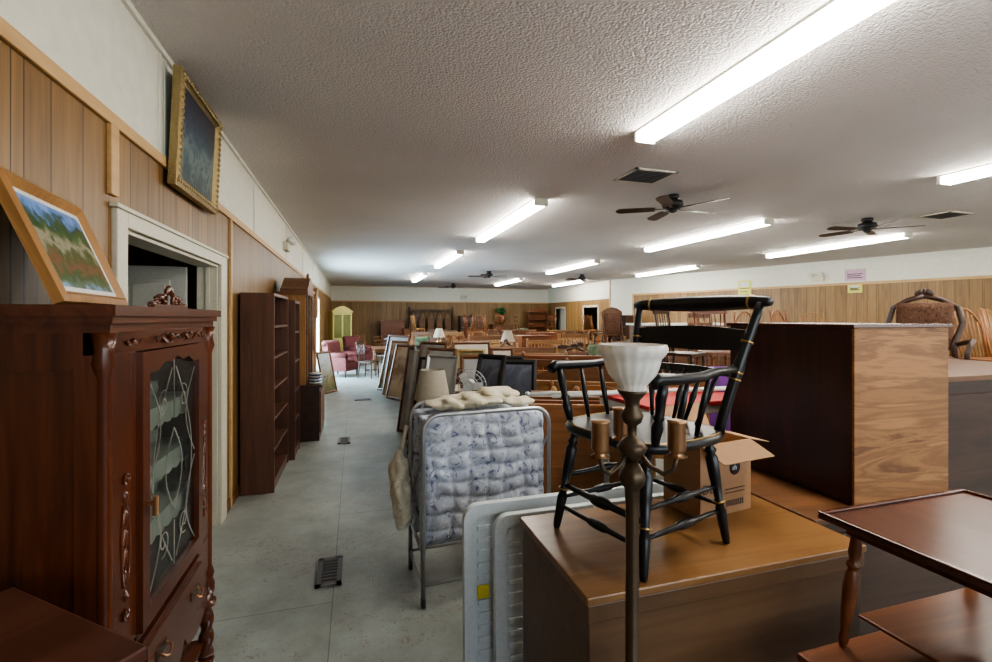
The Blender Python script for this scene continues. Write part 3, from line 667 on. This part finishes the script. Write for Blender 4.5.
def bp(s,k): return Vector((s*(.205+.085*k),.185+.13*k**1.3,SH-.02+.49*k))
for s in(-1,1):
    t.tube([bp(s,k/10) for k in range(11)],lambda u:.020-.004*u if abs(u-.5)>.06 else .023,BLACK,10)
    for k in(.42,.47,.7): t.turned(bp(s,k),bp(s,k+.012),[(0,.0225),(1,.0225)],GOLD,12)
crest=[(-.32+.64*k/16,.32+.045*math.sin(pi*k/16),SH+.475) for k in range(17)]
t.tube(crest,lambda u:.017+.017*math.sin(pi*u)**.6,BLACK,12)
for u in(2,14): 
    a=Vector(crest[u]); b_=Vector(crest[u+1]); t.turned(a,a.lerp(b_,.15),[(0,.0295),(1,.0295)],GOLD,12)
def slat(k,hh,th=.012,wx=1):
    n=14; a=bp(-1,k); b_=bp(1,k); vs=[];fs=[]
    for i in range(n+1):
        u=i/n; x=a.x+(b_.x-a.x)*u; y=a.y+.035*math.sin(pi*u); h=hh*(.7+.3*math.sin(pi*u)); zt_=a.z
        for yy,zz in((-th/2,-h/2),(th/2,-h/2+.0),(th/2+.01,h/2),(-th/2+.01,h/2)): vs.append((x,y+yy,zt_+zz))
    for i in range(n):
        for k_ in range(4): q=i*4; k2=(k_+1)%4; fs.append((q+k_,q+k2,q+4+k2,q+4+k_))
    fs+=[(0,1,2,3),(n*4,n*4+3,n*4+2,n*4+1)]
    t.add(vs,fs,BLACK)
slat(.72,.10); slat(.46,.03)
for i in range(5):
    u=(i+1)/6; a=bp(-1,.46);b_=bp(1,.46)
    top=Vector((a.x+(b_.x-a.x)*u,a.y+.035*math.sin(pi*u),a.z)); bot=Vector((-.16+.32*u,.19,SH-.005))
    t.turned(bot,top,[(0,.007),(.4,.010),(.5,.013),(.6,.010),(1,.007)],BLACK,8)
for s in(-1,1):
    a=bp(s,.50); arm=[a,Vector((s*.255,.10,SH+.225)),Vector((s*.27,0,SH+.215)),Vector((s*.272,-.12,SH+.215)),Vector((s*.265,-.21,SH+.22)),Vector((s*.26,-.235,SH+.205))]
    t.tube(arm,lambda u:.014+.008*u,BLACK,10)
    t.turned((s*.215,-.17,SH-.01),(s*.265,-.19,SH+.21),[(0,.013),(.3,.02),(.4,.013),(.45,.02),(.5,.013),(.75,.018),(1,.012)],BLACK,10)
    for yy in(-.07,.04): t.turned((s*.215,yy,SH-.01),(s*.268,yy,SH+.215),[(0,.007),(.5,.012),(1,.007)],BLACK,8)
t.finish('captains_chair',(1.03,1.53,.781),R(-90+14),scale=.97)

# ---------------------------------------------------------------- torchiere floor lamp
t=MB()
t.turned((0,0,0),(0,0,.05),[(0,.115),(.3,.12),(.5,.09),(.8,.06),(1,.03)],DBRASS,28)
t.turned((0,0,.05),(0,0,1.22),[(0,.016),(.03,.024),(.06,.016),(.1,.0165),(.48,.0165),(.49,.024),(.5,.03),(.51,.024),(.52,.0175),(.9,.0175),(.94,.02),(.95,.03),(.965,.036),(.98,.03),(1,.016)],DBRASS,20,lobes=6,amp=.06)
t.turned((0,0,1.22),(0,0,1.41),[(0,.016),(.1,.03),(.2,.04),(.28,.03),(.35,.012),(.5,.012),(.55,.024),(.65,.03),(.75,.018),(.85,.02),(.95,.035),(1,.04)],DBRASS,20)
for k in range(3):
    a=R(8)+2*pi*k/3; c,s_=math.cos(a),math.sin(a)
    pts=[(c*r,s_*r,z) for r,z in((.015,1.25),(.045,1.215),(.08,1.20),(.105,1.215),(.112,1.25))]
    t.tube(pts,.0065,DBRASS,8)
    t.turned((c*.112,s_*.112,1.245),(c*.112,s_*.112,1.34),[(0,.008),(.05,.026),(.12,.014),(.2,.021),(.25,.0225),(.95,.0225),(1,.025)],BRASS,18)
pr=[(0,.03),(.05,.040),(.12,.036),(.2,.044),(.35,.060),(.5,.068),(.62,.072),(.7,.074),(.76,.082),(.84,.088),(.92,.090),(1,.087)]
t.turned((0,0,1.405),(0,0,1.53),pr,MILK,72,lobes=18,amp=.014,cap=False)
t.turned((0,0,1.408),(0,0,1.53),[(t_,r-.004) for t_,r in pr],MILK,72,cap=False)
t.turned((0,0,1.405),(0,0,1.41),[(0,.036),(1,.036)],DBRASS,20)
t.sph((0,0,1.46),(.022,.022,.035),MILK)
t.finish('floor_lamp',(.705,1.085,0),R(-55))

# ---------------------------------------------------------------- right: coffee table + end table
t=MB()
t.bx(-.45,.45,-.28,.28,.595,.62,CHERRY); t.bx(-.41,.41,-.25,.25,.53,.595,CHERRY)
for x in(-.4,.4):
    for y in(-.23,.23): t.leg((x,y,0),(x,y,.54),.025,CHERRY)
t.bx(-.4,.4,-.23,.23,.18,.2,CHERRY)
t.finish('coffee_table',(1.69,.78,0),bevel=.006)
t=MB()
t.bx(-.33,.33,-.29,.29,.365,.38,MAHR)
for a in((-.33,.33,-.29,-.275),(-.33,.33,.275,.29),(-.33,-.315,-.275,.275),(.315,.33,-.275,.275)): t.bx(*a,.38,.388,MAH)
t.bx(-.28,.28,-.24,.24,.33,.365,MAH)
for x in(-.26,.26):
    for y in(-.22,.22): t.leg((x*1.12,y*1.1,0),(x,y,.35),.017,CHERRY)
t.bx(-.26,.26,-.22,.22,.09,.10,CHERRY)
t.finish('end_table',(1.69,.80,.621),bevel=.003)
t=MB()
t.bx(2.84,4.2,1.62,2.35,1.27,1.30,BRN); t.bx(2.87,4.17,1.65,2.33,.05,1.27,BRN2)
for k in range(2):
    t.bx(2.93+.62*k,3.49+.62*k,1.638,1.65,.12,1.20,BRN2)
t.bx(2.87,4.17,1.65,2.33,0,.05,BLACKM)
t.finish('sideboard_cabinet',bevel=.004)

# ---------------------------------------------------------------- furniture library (shared meshes)
LIB={}
def lib(key,fn):
    if key not in LIB:
        t=MB(); fn(t); bmesh.ops.recalc_face_normals(t.bm,faces=t.bm.faces)
        me=bpy.data.meshes.new(key); t.bm.to_mesh(me); t.bm.free()
        for m in t.mats: me.materials.append(m)
        LIB[key]=me
    return LIB[key]
def chairfn(mat,style,up=None):
    def f(t):
        sh=.45
        t.prism([(-.19,.18),(-.22,-.2),(-.15,-.22),(.15,-.22),(.22,-.2),(.19,.18)],sh-.03,sh,mat,'xy')
        if up: t.sph((0,-.02,sh+.01),(.2,.19,.04),up,16,8)
        for x,y in((-.18,-.18),(.18,-.18)): t.leg((x*1.1,y*1.1,0),(x,y,sh-.02),.02,mat,8)
        for s in(-1,1):
            t.leg((s*.19,.2,0),(s*.17,.16,sh-.02),.02,mat,8)
            t.cyl((s*.17,.16,sh-.02),(s*.19,.25,.95),.016,mat,r1=.013,seg=8)
            t.cyl((s*.19,-.19,.2),(s*.185,.19,.2),.01,mat,seg=6)
        t.cyl((-.19,0,.2),(.19,0,.2),.01,mat,seg=6)
        if style=='ladder':
            for z,y in((.6,.185),(.74,.21),(.88,.235)): t.box((0,y,z),(.35,.014,.06),mat)
        elif style=='spindle':
            for k in range(5): x=-.12+.06*k; t.cyl((x,.165,sh),(x*1.15,.24,.9),.007,mat,seg=6)
            t.prism([(-.22,.9)]+[(-.22+.44*k/10,.95+.04*math.sin(pi*k/10)) for k in range(11)]+[(.22,.9)],.235,.255,mat)
        elif style=='windsor':
            arc=[(.23*math.cos(a),.17+.09*math.sin(a),sh+.5*math.sin(a)) for a in [pi*k/14 for k in range(15)]]
            t.tube(arc,.012,mat,8)
            for k in range(7):
                x=-.15+.05*k; q=abs(x)/.23; zt_=sh+.5*math.sqrt(1-q*q); t.cyl((x*.8,.165,sh),(x,.17+.09*math.sqrt(1-q*q),zt_),.006,mat,seg=6)
        else:
            t.prism([(-.19,.58),(-.2,.95),(-.1,1.0),(0,1.02),(.1,1.0),(.2,.95),(.19,.58)],.215,.235,mat)
            if up: t.pillow((0,.205,.76),(.3,.05,.32),up,0,8,8)
    return f
def dresserfn(w,h,d,n,mat,mirror=False):
    def f(t):
        t.bx(-w/2,w/2,-d/2,d/2,.08,h-.03,mat); t.bx(-w/2-.02,w/2+.02,-d/2-.02,d/2,h-.03,h,mat)
        hh=(h-.17)/n
        for i in range(n):
            for s in(-1,1):
                x0,x1=(.01,w/2-.03) if s>0 else(-w/2+.03,-.01)
                t.bx(x0,x1,-d/2-.014,-d/2,.11+hh*i,.11+hh*(i+1)-.02,mat); t.sph(((x0+x1)/2,-d/2-.022,.11+hh*(i+.45)),.015,BRASS,8,6)
        for x in(-w/2+.05,w/2-.05):
            for y in(-d/2+.05,d/2-.05): t.cyl((x,y,0),(x,y,.08),.02,mat,r1=.03,seg=8)
    return f
def tablefn(w,d,mat):
    def f(t):
        t.bx(-w/2,w/2,-d/2,d/2,.72,.75,mat); t.bx(-w/2+.06,w/2-.06,-d/2+.06,d/2-.06,.64,.72,mat)
        for x in(-w/2+.08,w/2-.08):
            for y in(-d/2+.08,d/2-.08): t.leg((x,y,0),(x,y,.66),.032,mat)
    return f
def headfn(w,h,mat,style):
    def f(t):
        for s in(-1,1):
            t.turned((s*w/2,0,0),(s*w/2,0,h),[(0,.025),(.5,.028),(.55,.036),(.6,.025),(.9,.03),(.93,.018),(.96,.035),(1,.012)],mat,10)
        if style==0: t.prism([(-w/2+.03,.35)]+[(-w/2+.03+(w-.06)*k/20,h*.8+.16*h*math.sin(pi*k/20)) for k in range(21)]+[(w/2-.03,.35)],-.012,.012,mat)
        elif style==1:
            t.bx(-w/2+.02,w/2-.02,-.015,.015,h-.14,h-.04,mat); t.bx(-w/2+.02,w/2-.02,-.015,.015,.35,.42,mat)
            for k in range(9): x=-w/2+.1+(w-.2)*k/8; t.turned((x,0,.42),(x,0,h-.14),[(0,.01),(.5,.018),(1,.01)],mat,8)
        else:
            t.bx(-w/2+.02,w/2-.02,-.012,.012,.35,h-.1,mat); t.bx(-w/2,w/2,-.03,.03,h-.1,h-.06,mat)
            for k in range(3): x=-w/2+.08+(w-.16)/3*k; t.bx(x+.02,x+(w-.16)/3-.02,-.02,-.012,.42,h-.16,mat)
    return f
def armfn(up):
    def f(t):
        t.box((0,0,.28),(.7,.7,.22),up)
        t.sph((0,-.04,.42),(.27,.3,.09),up,18,10); t.box((0,.28,.6),(.62,.16,.6),up,(R(-8),0,0)); t.cyl((-.31,.33,.9),(.31,.33,.9),.085,up,seg=14)
        for s in(-1,1): t.box((s*.3,-.03,.42),(.12,.62,.3),up); t.cyl((s*.3,-.34,.58),(s*.3,.28,.58),.08,up,seg=14)
        for x in(-.3,.3):
            for y in(-.3,.3): t.cyl((x,y,0),(x,y,.18),.02,BRN2,r1=.03,seg=8)
    return f
def victfn(t):
    up=ROSEUP;m=BRN2
    t.box((0,0,.40),(.56,.54,.07),m); t.sph((0,-.02,.45),(.26,.25,.07),up,18,8)
    for s in(-1,1):
        t.tube([(s*.26,-.25,.38),(s*.29,-.29,.25),(s*.27,-.27,.1),(s*.29,-.31,0)],.025,m,8); t.tube([(s*.23,.24,.38),(s*.24,.3,.15),(s*.25,.34,0)],.022,m,8)
        t.tube([(s*.24,.25,.6),(s*.31,.05,.64),(s*.32,-.15,.65),(s*.29,-.22,.58),(s*.27,-.22,.42)],.022,m,8)
        t.tube([(s*.22,.25,.4),(s*.21,.27,.6),(s*.27,.3,.8),(s*.24,.33,.95),(s*.12,.34,1.03),(0,.34,1.07)],.026,m,8)
    t.pillow((0,.28,.77),(.42,.09,.46),up,.01,16,16,3,3,3)
    for k in range(5): a=(k-2)*.5; t.sph((.06*math.sin(a),.34,1.07+.04*math.cos(a)),(.025,.02,.035),m,8,6)
def lampfn(t):
    t.turned((0,0,0),(0,0,.32),[(0,.08),(.06,.085),(.1,.03),(.3,.07),(.55,.09),(.8,.03),(1,.012)],BRASS,16)
    t.turned((0,0,.30),(0,0,.55),[(0,.17),(1,.09)],SHADE,24,cap=False); t.turned((0,0,.301),(0,0,.549),[(0,.167),(1,.087)],SHADE,24,cap=False)
def F(kind,key,fn,x,y,rz=0,z=0,sc=1): return put(lib(key,fn),kind,(x,y,z),rz,scale=sc)
chairs=[('ch_oakW',chairfn(OAK,'windsor')),('ch_brnL',chairfn(BRN,'ladder',GREENUP)),('ch_brnS',chairfn(BRN2,'spindle')),('ch_chS',chairfn(CHERRY,'spindle')),('ch_orgW',chairfn(ORG,'windsor')),('ch_up',chairfn(BRN,'panel',ROSEUP))]
dress=[('dr1',dresserfn(1.1,.9,.48,3,BRN)),('dr2',dresserfn(.85,1.15,.48,4,CHERRY)),('dr3',dresserfn(1.2,.8,.5,3,OAKX)),('dr4',dresserfn(.8,.75,.45,3,ORG))]
tabs=[('tb1',tablefn(1.3,.85,BRN)),('tb2',tablefn(1.1,.8,OAKX)),('tb3',tablefn(1.2,.8,CHERRY))]
heads=[('hd1',headfn(1.4,1.15,BRN,0)),('hd2',headfn(1.3,1.05,OAKX,1)),('hd3',headfn(1.4,1.2,CHERRY,2)),('hd4',headfn(1.0,1.0,ORG,0)),('hd5',headfn(1.4,1.1,BRN2,2)),('hd6',headfn(1.1,1.02,OAKX,2)),('hd7',headfn(1.0,.98,PINE,0)),('hd8',headfn(.85,1.1,OAKX,1)),('hd9',headfn(.85,1.15,BRN,1))]
arms=[('ar1',armfn(REDUP)),('ar2',armfn(BLUEUP)),('ar3',armfn(GREENUP)),('ar4',armfn(ROSEUP))]
def chair(i,x,y,rz=0,z=0): F('dining_chair',*chairs[i],x,y,rz,z)
def chairup(i,x,y,rz,z): put(lib(*chairs[i]),'dining_chair',(x,y,z),rot=(pi,0,rz))
def dresser(i,x,y,rz=0,z=0): F('dresser',*dress[i],x,y,rz,z)
def table(i,x,y,rz=0): F('dining_table',*tabs[i],x,y,rz)
def head(i,x,y,rz=0,sc=1): F('bed_headboard',*heads[i],x,y,rz,0,sc)
def lean(w,h,fm,pic,x,y,z,rz,tilt,name='framed_picture',fw=.05):
    t=MB(); frame(t,w,h,fw,fm,pic,.025); o=t.finish(name,(x,y,z)); o.rotation_euler=(Matrix.Rotation(rz,4,'Z')@Matrix.Rotation(R(-tilt),4,'X')).to_euler(); return o

t=MB(); t.turned((0,0,.70),(0,0,.72),[(0,.24),(1,.24)],BRN,28); t.turned((0,0,.02),(0,0,.70),[(0,.05),(.1,.03),(.4,.05),(.6,.03),(1,.05)],BRN,14)
for k in range(3): a=2*pi*k/3; t.tube([(0,0,.16),(.14*math.cos(a),.14*math.sin(a),.12),(.22*math.cos(a),.22*math.sin(a),.018)],.018,BRN)
t.finish('pedestal_side_table',(.87,3.62,0))
t=MB()
t.turned((0,0,0),(0,0,.03),[(0,.09),(1,.07)],PLASTIC,20); t.cyl((0,0,.03),(0,0,.28),.014,PLASTIC)
t.cyl((0,.07,.34),(0,-.02,.34),.045,PLASTIC,seg=16)
for r in(.04,.08,.115,.14): t.tube([(r*math.cos(a),-.04-.02*(1-r/.14),.34+r*math.sin(a)) for a in [2*pi*k/28 for k in range(28)]],.003,STEEL,5,closed=True)
for k in range(20): a=2*pi*k/20; t.tube([(.03*math.cos(a),-.06,.34+.03*math.sin(a)),(.14*math.cos(a),-.04,.34+.14*math.sin(a))],.0015,STEEL,4)
for k in range(3): a=2*pi*k/3; t.box((.06*math.cos(a),-.03,.34+.06*math.sin(a)),(.1,.004,.06),PAPER,(0,-a,0))
t.finish('desk_fan',(.87,3.62,.722),R(-20))
t=MB(); t.turned((0,0,0),(0,0,.03),[(0,.13),(1,.11)],DBRASS,20); t.cyl((0,0,.03),(0,0,.9),.011,DBRASS); t.turned((0,0,.88),(0,0,1.14),[(0,.16),(1,.11)],SHADE,24,cap=False); t.turned((0,0,.881),(0,0,1.139),[(0,.157),(1,.107)],SHADE,24,cap=False)
t.finish('floor_lamp',(.66,4.15,0))
dresser(3,1.42,4.45,R(-10)); lean(.34,.5,BLACKM,PICS[2],1.22,4.42,.75,R(-55),16); lean(.36,.44,BLACKM,PICS[2],1.55,4.38,.75,R(-25),16)
for k,(w_,h_,fm,pc) in enumerate([(.42,1.22,STEEL,3),(.42,1.28,BRN,3),(.42,1.15,BLACKM,3),(.42,1.32,BRN,3),(.4,1.2,PAPER,0),(.42,1.25,STEEL,2),(.5,1.2,BRN,3)]):
    lean(w_,h_,fm,PICS[pc],.74+.03*(k%2),4.85+.28*k,0,R(-50),11,fw=.035)
for k in range(6):
    t=MB(); m=[ORG,CHERRY,BRN,OAKX,ORG,CHERRY][k]
    t.bx(-.42,.42,-.012,.012,0,.93+.015*(k%3),m); t.bx(-.44,.44,-.02,.02,.93+.015*(k%3),.96+.015*(k%3),m); t.bx(-.42,-.37,-.018,-.012,0,.93,m); t.bx(.37,.42,-.018,-.012,0,.93,m); t.bx(-.37,.37,-.016,-.012,.45,.5,m)
    t.finish('bed_footboard',(1.62+.04*k,3.12+.075*k,0),R(-22))
t=MB(); t.bx(-.42,.42,-.28,.28,1.055,1.08,REDC); t.bx(-.40,.40,-.26,.26,1.0,1.055,PAPER)
for x in(-.38,.38):
    for y in(-.22,.22): t.cyl((x,y,0),(x*.95,y,1.0),.018,STEEL,seg=8)
    t.cyl((x,-.22,.3),(x,.22,.3),.012,STEEL,seg=8)
t.finish('card_table',(2.05,2.68,0),R(4),bevel=.004)
t=MB(); t.cyl((-.85,.12,0),(.72,-.02,0),.012,PAPER); t.cyl((-.72,.0,.0),(.7,.06,0.0),.012,PAPER); t.sph((.72,-.02,0),.018,STEEL); t.sph((-.85,.12,0),.018,STEEL)
t.finish('curtain_rods',(1.93,2.72,1.099),R(-3))
for k,(i,x,y,a) in enumerate([(5,2.45,3.75,-32),(6,2.3,4.05,-32),(3,2.4,4.35,-32),(5,2.3,4.7,-30),(0,2.55,5.05,-28),(6,2.2,5.35,-30),(5,2.75,5.6,-28),(2,2.9,6.0,-25),(8,2.35,5.85,-40),(7,3.1,4.0,-30)]): head(i,x,y,R(a),.94)
lean(.36,.36,BLACKM,PICS[1],1.72,5.18,.80,R(-20),12); dresser(2,1.5,5.25,R(-5),0)
lean(.3,.38,BRN,PICS[3],1.3,5.2,.8,R(-10),14)
dresser(0,1.65,6.2,R(-3)); lean(.4,.28,GILT,PICS[0],1.5,6.15,.9,R(-10),14); lean(.34,.3,BRN,PICS[1],1.95,6.15,.9,R(-10),14)
F('dresser','dr_long',dresserfn(1.3,1.0,.5,3,OAKX),1.75,7.0,R(-4)); lean(.6,.25,BRN,PICS[1],1.7,6.9,1.0,R(-6),14)
head(1,1.55,7.6,R(-10)); head(7,2.7,6.7,R(-20)); head(8,2.8,7.3,R(-10)); head(3,2.9,7.75,R(-12))
for (x,y,ti) in((3.9,4.6,0),(4.1,6.2,2),(5.6,4.6,1),(5.7,6.3,0),(4.9,3.1,1),(6.2,3.0,2),(7.6,3.4,0),(7.5,6.3,1)):
    table(ti,x,y)
chair(2,3.65,4.6,R(30),.75);chair(3,4.2,4.65,R(-20),.75);chair(5,3.85,6.2,R(10),.75);chair(2,4.4,6.2,R(60),.75)
chair(1,5.4,6.3,R(-30),.75); chair(4,6.0,6.3,R(180),.75)
chair(0,7.35,6.3,R(20),.75); chair(0,7.85,6.3,R(-30),.75)
F('victorian_armchair','vict',victfn,5.12,3.05,R(-60),.75)
chair(4,6.0,3.0,R(-10),.75); chair(4,6.5,3.05,R(25),.75)
chair(0,7.3,3.4,R(20),.75); chair(0,7.9,3.4,R(-20),.75)
chair(4,5.4,4.6,R(15),.75)
F('victorian_armchair','vict',victfn,3.7,7.4,R(-20))
t=MB(); t.pillow((0,0,.85),(.5,.12,.7),PURP,.0,14,14); t.box((0,-.2,.45),(.5,.45,.08),PURP); 
for x in(-.22,.22):
    for y in(-.38,-.02): t.cyl((x,y,0),(x,y,.43),.018,BRN2,seg=8)
    t.cyl((x,.0,.4),(x,.02,1.15),.018,BRN2,seg=8)
t.finish('upholstered_side_chair',(3.05,3.1,0),R(-30))
t=MB(); t.bx(-1.0,1.0,-.35,.35,1.46,1.5,PAPER); t.bx(-.95,.95,-.3,.3,.1,1.46,BRN); 
for x in(-.85,.85):
    for y in(-.25,.25): t.bx(x-.03,x+.03,y-.03,y+.03,0,.1,BRN)
t.finish('display_counter',(6.1,7.7,0),R(-3),bevel=.005)

lean(.7,1.1,BRN,PICS[1],.78,9.3,0,R(-60),14,'framed_picture'); lean(.6,1.15,ORG,PICS[1],.72,9.8,0,R(-58),12); lean(.8,1.25,CHERRY,PICS[0],.70,10.4,0,R(-60),14)
dresser(3,1.15,8.4,R(-90)); dresser(2,1.25,11.6,R(-80)); 
F('armchair',*arms[0],-.35,13.6,R(60)); F('armchair',*arms[0],.1,16.6,R(40))
t=MB(); t.bx(-.35,.35,-.2,.2,.1,1.8,YELP); t.bx(-.39,.39,-.23,.22,1.8,1.85,YELP); t.bx(-.31,-.02,-.215,-.2,.9,1.72,GLASS);t.bx(.02,.31,-.215,-.2,.9,1.72,GLASS); t.bx(-.3,-.02,-.212,-.2,.15,.82,YELP);t.bx(.02,.3,-.212,-.2,.15,.82,YELP)
t.prism([(-.35,1.85)]+[(-.35+.7*k/12,1.87+.15*math.sin(pi*k/12)) for k in range(13)]+[(.35,1.85)],-.2,-.17,YELP)
for x in(-.3,.3): t.cyl((x,-.15,0),(x,-.15,.1),.03,YELP); t.cyl((x,.15,0),(x,.15,.1),.03,YELP)
t.finish('display_cabinet',(-.5,17.6,0),R(25),bevel=.005)
lean(.5,.9,BRN,PICS[0],-.5,10.6,0,R(60),12)
chair(2,.35,13.0,R(60)); chair(2,.9,15.0,R(-40)); table(0,.9,13.9,R(90))
for i,(x,y) in enumerate([(.2,19),(1.0,18.4),(1.5,17.4)]): chair(i%5,x,y,R(40*i))

rnd=random.Random(5)
for j in range(13):
    y=8.5+j*.97
    for i in range(7):
        x=2.35+i*1.06+(rnd.random()-.5)*.1
        if y<8.9 and 4.4<x<7.5: continue
        if x>8.8 or (x>7.9 and 14<y<15.3): continue
        k=rnd.random(); a=rnd.choice([0,0,-90,90,180])+rnd.uniform(-10,10)
        if k<.38:
            c=rnd.randrange(5); an=R(a+rnd.uniform(-30,30)); chair(c,x,y,an)
            if rnd.random()<.35: chairup(rnd.choice([0,2,3,4]),x,y,an+pi,.98)
        elif k<.46: F('dresser',*dress[1],x,y,R(rnd.uniform(-8,8)))
        elif k<.70:
            h_=rnd.choice([7,8,3,6]); head(h_,x,y-.15,R(-15+rnd.uniform(-8,8))); head(rnd.choice([7,8,3,6]),x,y+.15,R(-15+rnd.uniform(-8,8)))
        elif k<.76: F('armchair',*arms[rnd.randrange(1,4)],x,y,R(rnd.uniform(-60,60)))
        elif k<.95:
            F('side_table','stb',tablefn(.8,.7,BRN),x,y)
            if rnd.random()<.9: chair(rnd.randrange(5),x,y,R(a),.75)
            else: F('table_lamp','lamp',lampfn,x,y,0,.75)
        else: F('victorian_armchair','vict',victfn,x,y,R(rnd.uniform(-50,50)))
for y in(6.4,7.6,9.0,10.4,11.8):
    x=9.3+ (1.1 if y<8 else .3)
    chair(rnd.choice([0,4,1]),x,y,R(rnd.uniform(-90,90)))
for (x,y,a) in((9.2,3.9,0),(9.0,5.2,20)): table(1,x,y,R(a)); chair(0,x-.25,y,R(20),.75); chair(4,x+.25,y,R(-30),.75)
F('dresser',*dress[1],8.7,2.3,R(-60))
t=MB()
t.bx(-1.0,1.0,-.03,.03,0,1.0,BRN2)
for k in range(5):
    x=-.8+.4*k
    t.tube([(x-.17,0,1.0),(x-.17,0,1.5),(x-.12,0,1.75),(x,0,1.92),(x+.12,0,1.75),(x+.17,0,1.5),(x+.17,0,1.0)],.025,BRN2,8)
    t.bx(x-.13,x+.13,-.01,.01,1.0,1.6,BRN)
t.bx(-1.05,1.05,-.05,.05,1.92,2.0,BRN2); 
for x in(-1.0,1.0): t.cyl((x,0,0),(x,0,2.1),.04,BRN2)
t.finish('carved_room_screen',(3.4,21.75,0))
F('dresser','drB',dresserfn(1.2,1.7,.5,6,BRN2),5.3,21.5); F('dresser','drB2',dresserfn(1.0,1.3,.5,4,BRN),6.8,21.6)
t=MB(); t.turned((0,0,0),(0,0,.4),[(0,.12),(1,.17)],CHERRY,16)
for k in range(26):
    a=k*2.4; l=.3+.15*((k*7)%5)/5; el=.5+.9*((k*3)%7)/7
    p=[Vector((0,0,.4)),Vector((math.cos(a)*l*.5*math.cos(el),math.sin(a)*l*.5*math.cos(el),.4+l*math.sin(el)*1.0)),Vector((math.cos(a)*l*.8,math.sin(a)*l*.8,.4+l*math.sin(el)*.9))]
    t.tube(p,lambda u:.035*math.sin(pi*min(.95,u+.15))+.003,LEAF,5)
t.finish('potted_plant',(6.8,21.55,1.302))
t=MB(); bookcase(t,1.0,1.9,.35,CHERRY,5); t.prism([(-.5,1.9)]+[(-.5+1.0*k/12,1.92+.18*math.sin(pi*k/12)) for k in range(13)]+[(.5,1.9)],-.17,-.13,CHERRY); t.finish('bookcase',(8.6,21.5,0))
F('dresser','drC',dresserfn(1.0,1.5,.5,5,CHERRY),1.6,21.4); 
t=MB(); bookcase(t,.9,1.7,.35,BRN2,4); t.finish('bookcase',(9.0,14.6,0),R(-75))

# ---------------------------------------------------------------- camera
cam=bpy.data.cameras.new('camera'); cam.sensor_width=36; cam.lens=468/992*36; cam.shift_y=-13/992; cam.clip_start=.05; cam.clip_end=200
co=bpy.data.objects.new('camera',cam); S.collection.objects.link(co); co.location=(0,0,1.6); co.rotation_euler=(pi/2,0,R(-16.8)); S.camera=co
S.view_settings.view_transform='AgX'; S.view_settings.look='AgX - Medium High Contrast'; S.view_settings.exposure=.55
